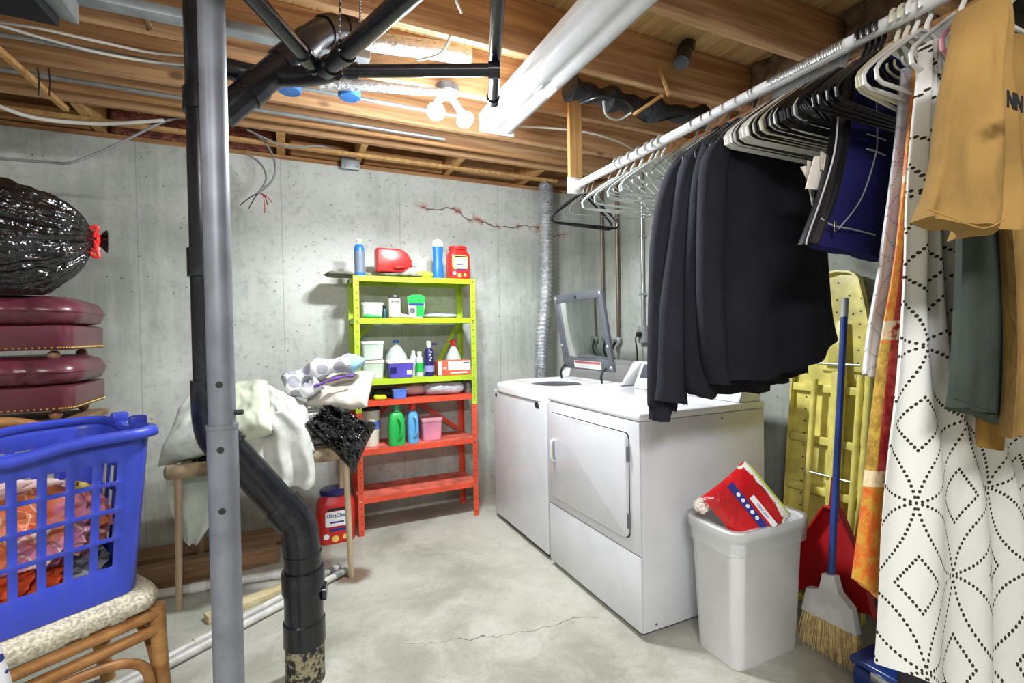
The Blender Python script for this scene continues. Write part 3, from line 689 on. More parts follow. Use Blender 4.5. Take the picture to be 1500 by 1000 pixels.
for z, m in shz:
    b = MB(); b.bb(SX0+.003, SX1-.003, ys+.003, yk-.003, z-.003, z)
    b.bb(SX0+.003, SX1-.003, ys+.0026, ys+.005, z-.034, z-.001); b.bb(SX0+.003, SX1-.003, yk-.005, yk-.003, z-.034, z-.001)
    b.bb(SX0+.003, SX0+.005, ys+.005, yk-.005, z-.034, z-.001); b.bb(SX1-.005, SX1-.003, ys+.005, yk-.005, z-.034, z-.001)
    s = b.build('shelf_board', m if z > .6 else M_dust, sh_, smooth=0)
    f = MB().bb(SX0+.034, SX1-.034, ys+.001, ys+.0027, z-.035, z).build('front_lip', m, s, smooth=0)
    for x in (SX0+.017, SX1-.017):
        MB().cyl((x, ys-.004, z-.018), (x, ys+.002, z-.018), .006, 8).build('bolt', M_steel, s)
for (x0, z0, x1, z1, m) in [(.98, 1.0, SX1-.02, 1.34, M_lime), (SX0+.02, 1.2, .55, 1.34, M_lime), (.78, .83, 1.14, .56, M_orange), (SX0+.03, .56, .7, .83, M_orange), (SX1-.16, .53, SX1-.02, .40, M_orange)]:
    MB().bar((x0, yk-.008, z0), (x1, yk-.008, z1), .003, .03).build('diagonal_brace', m, sh_)
for x in (SX0+.01, SX1-.01): MB().bb(x-.02, x+.02, yk-.03, yk+.0, 0, .02, .003).build('foot', M_orange, sh_)
# ---- things on the shelves
def tub(name, label, x, y, z, w_, d, h, m, mlid, group=None, rz=0, marks=None, taper=.9):
    t = thing(name, label, 'tub', (x, y, z), rz, group)
    b = MB(); rings = []
    for f, zz in ((taper, .001), (1, h*.86)):
        rings.append([Vector((px_*f, py_*f, zz)) for px_, py_ in rrect(-w_/2, w_/2, -d/2, d/2, min(w_, d)*.14, 3)])
    b.loops(rings).build('tub_body', m, t, local=True)
    lo = rrect(-w_/2*1.06, w_/2*1.06, -d/2*1.06, d/2*1.06, min(w_, d)*.15, 3)
    MB().prism(lo, 'z', h*.84, h, .003).build('tub_lid', mlid, t, local=True)
    return t
def bottle(name, label, x, y, z, prof, m, capprof, mc, sx=1, sy=1, group=None, rot=None, cat='bottle'):
    t = thing(name, label, cat, (x, y, z), group=group, rot=rot)
    MB().lathe(prof, (0, 0, 0), 22, sx, sy).build('bottle_body', m, t, local=True, smooth=45)
    if capprof: MB().lathe(capprof, (0, 0, 0), 18).build('bottle_cap', mc, t, local=True, smooth=45)
    return t
def xs(px_, z, y): return at(px_, 500, Y=y).x
M_red = plain('red_plastic', (206, 44, 40), .3, var=.04); M_bluep = plain('blue_plastic', (36, 106, 190), .3, var=.04)
M_lblue = plain('light_blue_plastic', (96, 170, 222), .3, var=.04); M_green = plain('green_plastic', (38, 178, 78), .35, var=.05)
M_navy = plain('navy_plastic', (36, 32, 96), .3); M_purp = plain('purple_plastic', (84, 74, 176), .35)
M_pink = plain('pink_plastic', (212, 136, 160), .45); M_clear = plain('milky_plastic', (196, 202, 200), .25, var=.05)
M_lgreen = plain('pale_green_plastic', (190, 206, 190), .4); M_yel = plain('yellow_label', (238, 200, 96), .5)
M_rag = plain('rag_grey', (128, 126, 114), .95, var=.25, vs_=20, bump=.6, bs=70)
M_cream = plain('cream_plastic', (220, 216, 200), .4, var=.04)
Z6 = 1.629; yf = 3.22
def on(px_, y): return at(px_, 400, Y=y).x
T = bottle('spray_can', 'tall blue bottle with white nozzle at the left end of the top shelf', on(527, 3.2), 3.2, Z6, [(.030, 0), (.031, .01), (.031, .17), (.026, .19), (.014, .20)], M_bluep, [(.013, .2), (.013, .215), (.02, .218), (.02, .228), (.01, .232), (.0, .235)], M_txt_w)
MB().lathe([(.0315, .02), (.0315, .15)], (0, 0, 0), 22).build('bottle_label', plain('label_dull', (110, 122, 140), .5), T, local=True)
def sheetz(name, label, cat, x, y, z, w_, d, th, m, seed=0, rz=0, amp=.01, n=14, group=None, parent=None, round_=.6):
    """a small lying cloth or bag: closed, rounded and rumpled"""
    b = MB(); rings = []
    for i in range(n+1):
        u = -1+2*i/n; ring = []
        pr_ = (1-abs(u)**(2/round_*2))**.5 if abs(u) < 1 else .0
        pr_ = max(pr_, .08)
        for k in range(20):
            a = 2*PI*k/20; v = math.cos(a); h_ = math.sin(a)
            p_ = Vector((u*w_/2, math.copysign(abs(v)**.7, v)*d/2*pr_, th/2+math.copysign(abs(h_)**.8, h_)*th/2*pr_))
            q = nz(p_, 14, seed)*amp; p_.z = max(.0008, p_.z+q*(1 if h_ > -.2 else .1)+nz(p_, 33, seed+2)*amp*.4*(h_ > 0)); p_.x += nz(p_, 9, seed+1)*amp; p_.y += nz(p_, 9, seed+5)*amp
            ring.append(p_)
        rings.append(ring)
    b.loops(rings)
    bmesh.ops.transform(b.bm, matrix=Matrix.Translation((x, y, z)) @ Matrix.Rotation(rz, 4, 'Z'), verts=b.bm.verts)
    o = b.build(name, m, parent, smooth=70)
    return tag(o, label, cat, group) if cat else o
sheetz('rag', 'grey folded rag drooping over the left end of the top shelf', 'rag', on(512, 3.26), 3.3, Z6, .30, .22, .03, M_rag, 3)
sheetz('rag', 'grey green flattened mat under the red jug on the top shelf', 'rag', on(588, 3.2)+.01, 3.25, Z6, .30, .19, .03, M_rag, 9)
jx = on(575, 3.2)
jug = thing('detergent_jug', 'red jug lying on its side with a white cap on the top shelf', 'jug', (jx, 3.24, Z6+.032))
MB().prism([(-.10, .0), (.07, 0), (.11, .03), (.125, .05), (.125, .085), (.10, .125), (.06, .15), (-.10, .155)], 'y', -.05, .05, .012).build('bottle_body', M_red, jug, local=True, smooth=50)
MB().tube([(.12, 0, .066), (.135, 0, .066)], .026, 16).build('neck', M_red, jug, local=True)
MB().tube([(.133, 0, .066), (.165, 0, .066)], .024, 16).build('bottle_cap', M_txt_w, jug, local=True)
MB().tube(curve([(-.0, -.05, .03), (.03, -.066, .028), (.07, -.06, .035), (.09, -.05, .05)], 4), .01, 10).build('handle', M_red, jug, local=True)
sheetz('glove', 'yellow green rubber glove crumpled beside the tall blue bottle', 'glove', on(622, 3.2), 3.21, Z6, .13, .08, .045, plain('glove_green', (190, 206, 60), .6), 5, amp=.018)
T = bottle('softener_bottle', 'slim waisted blue bottle with a big white cap beside the red tub on top', on(642, 3.2), 3.2, Z6, [(.036, 0), (.038, .01), (.036, .08), (.030, .12), (.034, .17), (.036, .21)], M_bluep, [(.036, .212), (.036, .235), (.028, .255), (.01, .262), (0, .262)], M_txt_w, 1, .7)
def redtub(name, label, x, y, z, s=1.0, lidm=M_red, words=('Ultra Clean', ''), rz=0, sun=True):
    t = thing(name, label, 'tub', (x, y, z), rz)
    w_, d, h = .155*s, .11*s, .225*s
    def rr(f, zz, g=1): return [Vector((a*f, b*f*g, zz)) for a, b in rrect(-w_/2, w_/2, -d/2, d/2, .035*s, 4)]
    MB().loops([rr(.94, 0), rr(1, .012*s), rr(1, h*.66), rr(.96, h*.76), rr(.74, h*.86), rr(.72, h*.9)]).build('tub_body', M_red, t, local=True, smooth=45)
    MB().lathe([(w_*.40, h*.89), (w_*.41, h*.90), (w_*.41, h*.985), (w_*.38, h)], (0, 0, 0), 24, 1, .82).build('tub_lid', lidm, t, local=True, smooth=45)
    f = -d/2-.001
    if sun:
        MB().prism(rrect(-w_*.38, w_*.34, h*.28, h*.70, .02*s, 4), 'y', f-.0008, f+.0005).build('yellow_panel', M_yel, t, local=True)
    MB().prism(rrect(-w_*.30, w_*.30, h*.34, h*.62, .008*s, 3), 'y', f-.0014, f+.0005).build('white_panel', M_txt_w, t, local=True)
    F = wm(t)
    L = lambda x_, z_: F @ frame_at(Vector((x_, f-.002, z_)), (1, 0, 0))
    MB().bb(-w_*.24, w_*.24, f-.002, f, h*.635, h*.68).build('brand_bar', M_txt_k, t, local=True)
    text(words[0], .024*s, L(0, h*.54), M_txt_b, t, sx=.78, bold=.0004)
    MB().bb(-w_*.18, w_*.18, f-.002, f, h*.40, h*.43).build('blue_bar', M_txt_b, t, local=True)
    MB().bb(-w_*.2, w_*.26, f-.002, f, h*.25, h*.30).build('blue_bar', M_txt_b, t, local=True)
    for a, b, r, m in ((-.28, .16, .012, M_txt_w), (.2, .12, .010, M_yel), (-.05, .1, .014, M_yel)):
        MB().lathe([(0, 0), (r*s, 0), (r*s, .001), (0, .001)], (a*w_, f, b*h), 14, M=Matrix.Rotation(PI/2, 4, 'X')).build('label_spot', m, t, local=True)
    return t
redtub('detergent_tub', 'red screw top detergent tub at the right end of the top shelf', on(671, 3.22), 3.22, Z6, 1.0)
Z5 = 1.363
tub('storage_tub', 'pale lidded tub standing alone on the second shelf', on(543, 3.26), 3.26, Z5, .13, .12, .10, M_lgreen, M_cream)
bottle('small_bottle', 'dark teal squat bottle between the pale tub and the white can', on(563, 3.26), 3.28, Z5, [(.016, 0), (.017, .05), (.01, .065)], plain('teal', (32, 72, 84), .4), [(.011, .065), (.011, .085), (0, .086)], M_dark)
T = bottle('powder_can', 'white printed can with a dark lid on the second shelf', on(577, 3.24), 3.24, Z5, [(.041, 0), (.042, .005), (.042, .13), (.038, .136)], M_cream, [(.039, .136), (.036, .15), (.02, .158), (0, .158)], plain('tin_dark', (70, 66, 60), .4), .92, .6, cat='can')
F = wm(T); text('bottle', .020, F @ frame_at(Vector((0, -.0262, .11)), (1, 0, 0)), M_txt_k, T, bold=.0003)
T = thing('cleaning_pouch', 'green and clear printed pouch standing on the second shelf', 'pouch', (on(608, 3.25), 3.25, Z5))
MB().prism([(-.05, 0), (.05, 0), (.058, .10), (.058, .145), (.03, .158), (-.03, .156), (-.06, .14), (-.055, .1)], 'y', -.018, .018, .006).build('pouch', M_clear, T, local=True)
MB().prism([(-.06, .10), (.058, .10), (.058, .145), (.03, .158), (-.03, .156), (-.06, .14)], 'y', -.0195, -.018).build('green_band', M_green, T, local=True)
MB().bb(.0, .05, -.0195, -.018, .012, .085).build('green_band', M_green, T, local=True); MB().bb(-.052, .05, -.02, -.0182, .085, .1).build('blue_band', M_txt_b, T, local=True)
MB().lathe([(0, 0), (.02, 0), (.02, .001), (0, .001)], (-.028, -.018, .05), 16, M=Matrix.Rotation(PI/2, 4, 'X')).build('grey_spot', M_hg, T, local=True)
sheetz('cleaning_cloth', 'green cloth roll lying at the front of the second shelf', 'cloth', on(545, 3.18), 3.185, Z5, .11, .04, .022, M_green, 2)
sheetz('plastic_bag', 'flat white paper packet lying on the second shelf', 'bag', on(588, 3.19), 3.2, Z5, .16, .07, .022, M_cream, 6)
sheetz('plastic_bag', 'clear plastic packet with purple contents lying at the right of the second shelf', 'bag', on(645, 3.2), 3.22, Z5, .24, .1, .03, plain('packet_lilac', (176, 176, 206), .3), 8)
Z4 = .976
tub('storage_tub', 'white lidded pod tub on top of its twin on the third shelf', on(542, 3.26), 3.26, Z4+.122, .135, .13, .118, M_lgreen, M_txt_w)
tub('storage_tub', 'white lidded pod tub underneath its twin on the third shelf', on(542, 3.26), 3.26, Z4, .135, .13, .118, M_lgreen, M_cream)
T = bottle('water_jug', 'clear round jug with a blue cap standing behind the purple tub', on(578, 3.33), 3.33, Z4, [(.066, 0), (.07, .01), (.07, .12), (.068, .14), (.022, .215), (.018, .225)], M_clear, [(.02, .225), (.02, .242), (0, .243)], M_bluep, cat='jug')
MB().lathe([(.0708, .09), (.0708, .125)], (0, 0, 0), 22).build('label', M_txt_w, T, local=True)
T = tub('storage_tub', 'purple rectangular tub with a white lid at the front of the third shelf', on(583, 3.2), 3.20, Z4, .165, .09, .113, M_purp, M_txt_w)
MB().bb(.035, .07, -.0445, -.043, .02, .05).build('label', M_txt_w, T, local=True); MB().bb(-.07, -.03, -.0445, -.043, .03, .07).build('label', M_navy, T, local=True)
bottle('spray_bottle', 'grey and white small bottle behind the purple tub', on(603, 3.3), 3.3, Z4, [(.03, 0), (.03, .1), (.02, .13), (.012, .15)], M_clear, [(.013, .15), (.013, .165), (0, .17)], M_txt_w)
T = bottle('soap_bottle', 'small clear bottle with a green label between purple and navy containers', on(612, 3.22), 3.22, Z4, [(.024, 0), (.025, .1), (.02, .125), (.012, .14)], M_clear, [(.015, .14), (.015, .165), (0, .166)], M_cream)
MB().lathe([(.0255, .03), (.0255, .09)], (0, 0, 0), 20).build('label', M_green, T, local=True)
T = bottle('spray_bottle', 'navy bottle with a cream trigger head on the third shelf', on(626, 3.2), 3.2, Z4, [(.032, 0), (.033, .01), (.033, .15), (.026, .175), (.014, .19)], M_navy, [(.014, .188), (.014, .2), (.017, .202), (.017, .23), (.01, .235), (0, .235)], M_cream)
MB().bar((.01, 0, .215), (.05, 0, .212), .012, .012).build('nozzle', M_navy, T, local=True); MB().lathe([(.0336, .03), (.0336, .07)], (0, 0, 0), 20).build('label', plain('lab_lilac', (150, 150, 210), .5), T, local=True)
for k in range(4): MB().sphere((.005*(k % 2), -.033, .105+k*.018), .006, 8, 6).build('label_spot', M_txt_w, T, local=True)
T = bottle('spray_bottle', 'conical clear spray bottle with a red trigger above the orange box', on(662, 3.3), 3.3, Z4, [(.055, 0), (.056, .09), (.05, .12), (.022, .18), (.014, .19)], M_clear, [(.013, .188), (.014, .21), (.018, .215), (.018, .235), (0, .24)], M_red)
MB().bar((-.01, 0, .226), (-.045, 0, .222), .012, .01).build('nozzle', M_red, T, local=True)
T = thing('glove_box', 'orange and white printed carton at the right of the third shelf', 'box', (on(661, 3.19), 3.2, Z4))
MB().bb(-.115, .115, -.045, .045, 0, .10, .002).build('carton', plain('carton_orange', (214, 96, 66), .6), T, local=True)
MB().bb(-.045, .112, -.0465, -.045, .035, .095).build('white_panel', M_txt_w, T, local=True); MB().bb(-.113, -.09, -.0465, -.045, .005, .095).build('white_panel', M_txt_w, T, local=True)
F = wm(T)
for k in range(4): text('o', .02, F @ frame_at(Vector((-.03+k*.035, -.0472, .055)), (1, 0, 0)), M_hg, T)
text('100', .02, F @ frame_at(Vector((-.07, -.0462, .05)), (1, 0, 0)), M_txt_w, T); MB().bb(-.03, .09, -.0468, -.045, .012, .022).build('white_bar', M_txt_w, T, local=True); MB().bb(.06, .105, -.0472, -.0465, .078, .088).build('grey_bar', M_hg, T, local=True)
Z3 = .843
sheetz('black_pouch', 'black fabric pouch at the left of the fourth shelf', 'pouch', on(558, 3.28), 3.29, Z3, .16, .12, .06, M_dark, 12)
sheetz('glove', 'neon yellow rolled glove on the edge of the first orange shelf', 'glove', on(553, 3.17), 3.18, Z3, .09, .04, .032, plain('neon', (200, 226, 30), .5), 13)
tub('storage_tub', 'small open blue cup on the edge of the first orange shelf', on(581, 3.19), 3.19, Z3, .09, .06, .06, plain('cup_blue', (84, 120, 206), .4), plain('cup_blue', (84, 120, 206), .4))
sheetz('plastic_bag', 'pinkish plastic bag behind the blue cup', 'bag', on(600, 3.3), 3.32, Z3, .22, .14, .085, plain('bag_pink', (190, 160, 160), .35), 14, amp=.02)
sheetz('plastic_bag', 'shiny clear plastic bag spilling over the right of the first orange shelf', 'bag', on(648, 3.22), 3.24, Z3, .28, .14, .085, plain('bag_clear', (182, 178, 184), .15, bump=1, bs=20, dist=.02), 15, amp=.025)
bottle('pot', 'small dented metal pot at the right end of the first orange shelf', on(683, 3.24), 3.24, Z3, [(.035, 0), (.042, .02), (.042, .06), (.03, .08)], M_hg, [(.03, .08), (.01, .09), (0, .09)], M_steel, cat='pot')
Z2 = .539
T = bottle('bucket', 'tall cream bucket with a dark lid at the left of the second orange shelf', on(536, 3.26)+.01, 3.27, Z2, [(.05, 0), (.06, .23)], M_cream, [(.062, .23), (.062, .25), (0, .252)], M_dark, cat='bucket')
MB().lathe([(.0572, .11), (.0588, .16)], (0, 0, 0), 22).build('label', plain('cup_blue', (84, 120, 206), .4), T, local=True)
def handled(name, label, x, y, z, m, capm, w_=.1, h=.2, cap=.06):
    t = thing(name, label, 'bottle', (x, y, z)); rr = lambda f, zz, dx=0: [Vector((a*f+dx, b*f, zz)) for a, b in rrect(-w_/2, w_/2, -.035, .035, .02, 3)]
    MB().loops([rr(.95, 0), rr(1, .01), rr(1, h*.55), rr(.92, h*.8), rr(.72, h*.95), rr(.45, h)]).build('bottle_body', m, t, local=True, smooth=50)
    MB().tube(curve([(w_*.05, -.036, h*.82), (w_*.22, -.05, h*.7), (w_*.2, -.05, h*.35), (w_*.02, -.036, h*.2)], 5), .010, 10).build('handle', m, t, local=True)
    MB().tube([(0, 0, h), (0, 0, h+cap)], .024, 16).build('bottle_cap', capm, t, local=True); return t
handled('detergent_bottle', 'bright green handled detergent bottle on the second orange shelf', on(576, 3.2), 3.2, Z2, M_green, plain('cap_green', (60, 150, 90), .4), .105, .215, .05)
handled('detergent_bottle', 'light blue handled bottle with a red cap beside the green one', on(601, 3.2), 3.22, Z2, M_lblue, M_red, .075, .215, .05)
T = tub('storage_tub', 'pink rectangular tub with a pink lid on the second orange shelf', on(627, 3.25), 3.27, Z2, .14, .12, .15, M_pink, plain('pink_lid', (222, 160, 172), .4))
MB().bb(-.04, .05, -.0615, -.059, .05, .1).build('label', M_txt_r, T, local=True) if False else None
# red tub on the floor behind the table leg
x = at(496, 788, Z=0); T = redtub('detergent_tub', 'red tub with a navy lid standing on the floor under the table end', .262, 3.19, 0, 1.42, M_navy, ('UltraClean', ''), sun=False)
# ================================================================ trash can, broom, dustpan, ironing board
tc = thing('trash_can', 'tall white plastic trash can lined with a clear bag, beside the dryer', 'trash can', (1.635, 1.355, 0))
def rr3(hx, hy, z, r, n=6): return [Vector((tc.location.x+a, tc.location.y+b, z)) for a, b in rrect(-hx, hx, -hy, hy, r, n)]
M_can = plain('can_white', (222, 223, 222), .28, var=.02)
MB().loops([rr3(.168, .098, 0, .035), rr3(.174, .103, .012, .045), rr3(.192, .120, .475, .05), rr3(.198, .126, .48, .052), rr3(.204, .131, .515, .055), rr3(.198, .126, .522, .052), rr3(.186, .114, .515, .045),
             rr3(.183, .112, .46, .045), rr3(.166, .094, .02, .04)], cap1=True).build('bin', M_can, tc, smooth=50)
ln = MT('liner_film', (236, 238, 240), .12); ln.b.inputs['Transmission Weight'].default_value = .75; ln.b.inputs['IOR'].default_value = 1.15; ln.b.inputs['Alpha'].default_value = .55
ln.bump(ln.noise(ln.co(scale=(1, 1, .4)), 40, 3), .5, .006)
def wavy(ring, amp, seed): return [v+Vector(((v.x-tc.location.x), (v.y-tc.location.y), 0)).normalized()*amp*abs(nz(v, 22, seed))+Vector((0, 0, nz(v, 9, seed+3)*amp)) for v in ring]
n_ = 14
MB().loops([rr3(.182, .110, .44, .045, n_), rr3(.186, .114, .524, .045, n_), rr3(.206, .133, .528, .055, n_), wavy(rr3(.208, .135, .51, .056, n_), .004, 1), wavy(rr3(.203, .131, .47, .05, n_), .01, 2), wavy(rr3(.2, .128, .435, .05, n_), .014, 3)], cap0=False, cap1=False).build('liner', ln.m, tc, smooth=60)
# red package
pk = thing('snack_package', 'red printed package with a blue band sticking out of the trash can', 'package', tuple(at(1090, 745, D=1.85)))
ax = (at(1155, 775, D=1.86)-at(1088, 693, D=1.92)); ay = (at(1088, 693, D=1.92)-at(1030, 752, D=1.86))
La, Lb = ax.length, ay.length; ax.normalize(); an = ax.cross(ay).normalized(); ay = an.cross(ax).normalized()
O = (at(1092, 742, D=1.84)); Mp = Matrix.Translation(O) @ Matrix((ax, ay, an)).transposed().to_4x4()
if an.dot(-_f) < 0: print('package normal away')
def pillow(m_, a, b, th, seed, wr=.006, n=18, Mx=None, sq=4, c=(0, 0)):
    """closed puffy bag: half sizes a, b; thickness th"""
    front, back = [], []
    bm = m_.bm; g = {}
    for s_ in (1, -1):
        for i in range(n+1):
            for j in range(n+1):
                u, v = -1+2*i/n, -1+2*j/n
                edge = i in (0, n) or j in (0, n)
                if edge and s_ == -1: g[(s_, i, j)] = g[(1, i, j)]; continue
                h_ = (max(0, (1-abs(u)**sq))*max(0, (1-abs(v)**sq)))**.55
                pin = 1-.06*(1-abs(abs(u)-1)**1)*0-.05*(1-u*u if abs(v) > .6 else 0)*abs(v)-.05*(1-v*v if abs(u) > .6 else 0)*abs(u)
                p_ = Vector((u*a*pin+c[0], v*b*pin+c[1], s_*th/2*h_+nz((u*a, v*b, s_*.3), 14, seed)*wr+nz((u*a, v*b, 0), 35, seed+4)*wr*.5))
                if Mx: p_ = Mx @ p_
                g[(s_, i, j)] = bm.verts.new(p_)
    for s_ in (1, -1):
        for i in range(n):
            for j in range(n):
                q_ = (g[(s_, i, j)], g[(s_, i+1, j)], g[(s_, i+1, j+1)], g[(s_, i, j+1)])
                try: bm.faces.new(q_ if s_ == 1 else q_[::-1])
                except ValueError: pass
    return m_
M_pkr = plain('package_red', (190, 30, 34), .22, var=.1, bump=.5, bs=25, dist=.01)
pillow(MB(), La/2, Lb/2, .05, 3, .004, Mx=Mp).build('wrapper', M_pkr, pk, smooth=60)
def flat(a0, a1, b0, b1, name, m, h_=.028, e=.001):
    t = MB(); t.box(((a0+a1)/2, (b0+b1)/2, h_), (abs(a1-a0), abs(b1-b0), e)); bmesh.ops.transform(t.bm, matrix=Mp, verts=t.bm.verts); return t.build(name, m, pk)
flat(-La*.40, La*.34, -.018+.0, .010, 'blue_band', M_txt_b, .0275); flat(-.02, La*.42, .022, .044, 'white_label', M_txt_w, .027)
Mw = Mp @ Matrix.Translation((0, Lb/2-.022, .006))
pillow(MB(), La*.50, .022, .02, 8, .003, n=10, Mx=Mw).build('printed_edge', plain('edge_white', (228, 226, 214), .4), pk)
pillow(MB(), La*.46, .004, .012, 8, .002, n=8, Mx=Mp @ Matrix.Translation((.01, Lb/2+.004, .0))).build('green_edge', plain('edge_green', (190, 204, 70), .4), pk)
for k, a in enumerate((-.055, -.03, -.005, .02, .045)):
    t = MB(); t.lathe([(0, 0), (.0075, 0), (.0075, .001), (0, .001)], (a, -.004, .0282), 12); bmesh.ops.transform(t.bm, matrix=Mp, verts=t.bm.verts); t.build('round_icon', M_txt_w, pk)
text('UltraClean', .017, Mp @ Matrix.Translation((.04, .033, .0278)), M_txt_b, pk, sx=.8)
for k, a in enumerate((-.07, -.01, .045)):
    text(('a', 'ww', 'oo')[k], .022, Mw @ Matrix.Translation((a, .0, .0115)), (M_txt_r, M_txt_k, M_txt_r)[k], pk)
def crumple(name, label, cat, c, r, m, seed, sc=(1, 1, 1), n=3, amp=.35, group=None):
    t = bmesh.new(); bmesh.ops.create_icosphere(t, subdivisions=n, radius=1)
    for v in t.verts:
        d = v.co.copy(); k = 1+amp*(abs(nz(d, 2.1, seed))*-1.6+.4)+amp*.4*nz(d, 6, seed+2)
        v.co = Vector((d.x*sc[0], d.y*sc[1], d.z*sc[2]))*k*r+Vector(c)
    m_ = MB().join(t); o = m_.build(name, m, smooth=25); return tag(o, label, cat, group)
M_tiss = plain('tissue', (226, 218, 206), .9, var=.06)
crumple('tissue', 'crumpled tissue at the edge of the trash can beside the red package', 'tissue', at(1028, 740, D=1.89), .028, M_tiss, 4, n=4)
# broom
br = thing('broom', 'straw broom with a grey head and blue handle leaning on the ironing board', 'broom', (1.85, 1.15, 0))
XBm = 1.845
hp = [at(a, b, X=XBm) for a, b in ((1206, 838), (1227, 843), (1230, 868), (1252, 891), (1259, 931), (1176, 890), (1184, 858), (1205, 863))]
MB().prism([(p.y, p.z) for p in hp], 'x', XBm-.016, XBm+.016, .005).build('broom_head', plain('head_grey', (222, 222, 222), .5), br)
b0 = at(1217, 842, X=XBm)-P3(0, 0, .03); b1 = at(1238, 437, X=2.05)
MB().cyl(b0, b0.lerp(b1, .93), .0125, 16).build('broom_handle', plain('handle_blue', (44, 66, 140), .3), br)
MB().cyl(b0.lerp(b1, .93), b1, .0132, 16).build('hanging_grip', plain('grip_grey', (170, 172, 174), .4), br)
bl, brr = at(1177, 889, X=XBm), at(1258, 930, X=XBm); fl, fr = at(1170, 937, Z=.004), at(1266, 994, Z=.004)
m = MB(); rnd = random.Random(3)
for k in range(420):
    u = rnd.random(); q = rnd.uniform(-1, 1)
    a = bl.lerp(brr, .03+u*.94)+P3(q*.013, 0, .004); b = P3(XBm+q*.028+rnd.uniform(-.004, .004), lerp(fl.y, fr.y, u)+rnd.uniform(-.012, .012), .003+rnd.random()*.022+(1-u)*.004)
    mid = a.lerp(b, .55)+P3(q*.004, rnd.uniform(-.004, .004), 0)
    m.tube([a, mid, b], [.0016, .0015, .0009], 4, caps=False)
m.build('bristles', plain('straw', (222, 196, 140), .7, var=.15, vs_=40), br, stuff=True)
MB().prism([(p.y, p.z) for p in (bl+P3(0, .0, -.012), brr+P3(0, 0, -.012), P3(0, lerp(fr.y, fl.y, .06), .035), P3(0, lerp(fr.y, fl.y, .94), .05))], 'x', XBm-.010, XBm+.010).build('bristle_core', plain('straw_dark', (196, 166, 112), .8, var=.15, vs_=60), br)
# dustpan
dp = thing('dustpan', 'red dustpan standing upright behind the broom', 'dustpan', (2.0, 1.12, 0.02))
XD = 1.99
def dq(px_, py_, dx=0): p = at(px_, py_, X=XD+dx); return p
o2 = [dq(1212, 740), dq(1232, 745), dq(1262, 812), dq(1285, 903), dq(1225, 890), dq(1172, 862), dq(1166, 808)]
M_dp = plain('dustpan_red', (186, 26, 34), .35, var=.08)
MB().prism([(p.y, p.z) for p in o2], 'x', XD, XD+.005, .001).build('pan', M_dp, dp)
m = MB()
for a, b in ((1, 2), (2, 3), (0, 6), (0, 1), (6, 5)): m.bar(o2[a]-P3(.014, 0, 0), o2[b]-P3(.014, 0, 0), .034, .006, up=(o2[b]-o2[a]).cross(Vector((1, 0, 0))))
m.build('rim_wall', M_dp, dp)
MB().tube([dq(1222, 752), dq(1224, 700)], [.02, .015], 12).build('handle', plain('handle_darkred', (130, 22, 30), .4), dp)
# ironing board, underside to the room
ib = thing('ironing_board', 'yellow metal ironing board folded and stood against the right wall', 'ironing board', (2.15, 1.35, 0))
G1, G2 = Vector((0, -1, 0)), Vector((.10, 0, 1)).normalized(); G3 = G1.cross(G2)*-1
if G3.x > 0: G3 = -G3
def BP(a, b, c=0): return Vector((2.085, 1.355, .035))+G1*a+G2*b+G3*c
MG = Matrix.Translation(BP(0, 0)) @ Matrix((G1, G2, G3)).transposed().to_4x4()
def bo(name, mb, m, par=None): bmesh.ops.transform(mb.bm, matrix=MG, verts=mb.bm.verts); return mb.build(name, m, par or ib)
M_yb = plain('yellow_enamel', (220, 208, 110), .38, var=.12, vs_=10)
HB = 1.475
half = lambda b: .178 if b < .93 else (.178*math.cos((b-.93)/(HB-.93)*1.08) if b < HB-.06 else .178*math.cos((HB-.06-.93)/(HB-.93)*1.08)*math.sqrt(max(0, 1-((b-(HB-.06))/.06)**2)))
bs_ = [0, .02]+[.93*k/4 for k in range(1, 5)]+[lerp(.93, HB-.06, k/8) for k in range(1, 9)]+[HB-.045, HB-.025, HB-.01, HB]
ol = [(half(b) if b else .16, b) for b in bs_]+[(-(half(b) if b else .16), b) for b in reversed(bs_)][1:]
bo('pan', MB().prism(ol, 'z', -.004, 0), M_yb)
rim = MB(); ring = [Vector((a, b, 0)) for a, b in ol]
rim.loops([ring, [v+Vector((0, 0, .028)) for v in ring], [Vector((v.x*.965, .7+(v.y-.7)*.99, .028)) for v in ring], [Vector((v.x*.965, .7+(v.y-.7)*.99, .002)) for v in ring]], cap0=False, cap1=False)
bo('edge_flange', rim, M_yb)
for b in (.50, .72, .95, .25): bo('cross_rib', MB().box((0, b, .014), (2*half(b)-.02, .036, .024), None, .006), M_yb)
h = MB()
for a in (-.115, .0, .1):
    for k in range(24): h.cyl((a, .08+k*.055, -.001), (a, .08+k*.055, .0012), .0042, 8)
for a, b in ((-.05, 1.36), (.05, 1.36), (0, 1.42), (.07, 1.28), (-.07, 1.28)): h.cyl((a, b, -.001), (a, b, .0012), .0045, 8)
bo('vent_holes', h, M_dark).__setitem__('kind', 'stuff')
for a, b0_, b1_, w2 in ((-.06, .12, .99, .013), (.13, .10, 1.02, .013), (.05, .14, 1.02, .015), (.165, .14, 1.2, .014)):
    bo('leg', MB().tube([Vector((a, b0_, .05)), Vector((a+.01, b1_, .045))], w2, 12), M_yb)
bo('channel', MB().box((.045, .72, .03), (.055, .62, .02), None, .004), M_yb)
bo('leg_bracket', MB().prism([(-.01, 1.03), (.07, 1.03), (.05, 1.25), (.01, 1.25)], 'z', .022, .034, .003), M_yb)
bo('foot_bar', MB().tube([Vector((-.14, .12, .05)), Vector((.15, .12, .05))], .013, 12), M_yb)
for b in (1.06, .58): bo('pivot_rod', MB().tube([Vector((-.07, b, .052)), Vector((.14, b, .052))], .005, 8), M_steel)
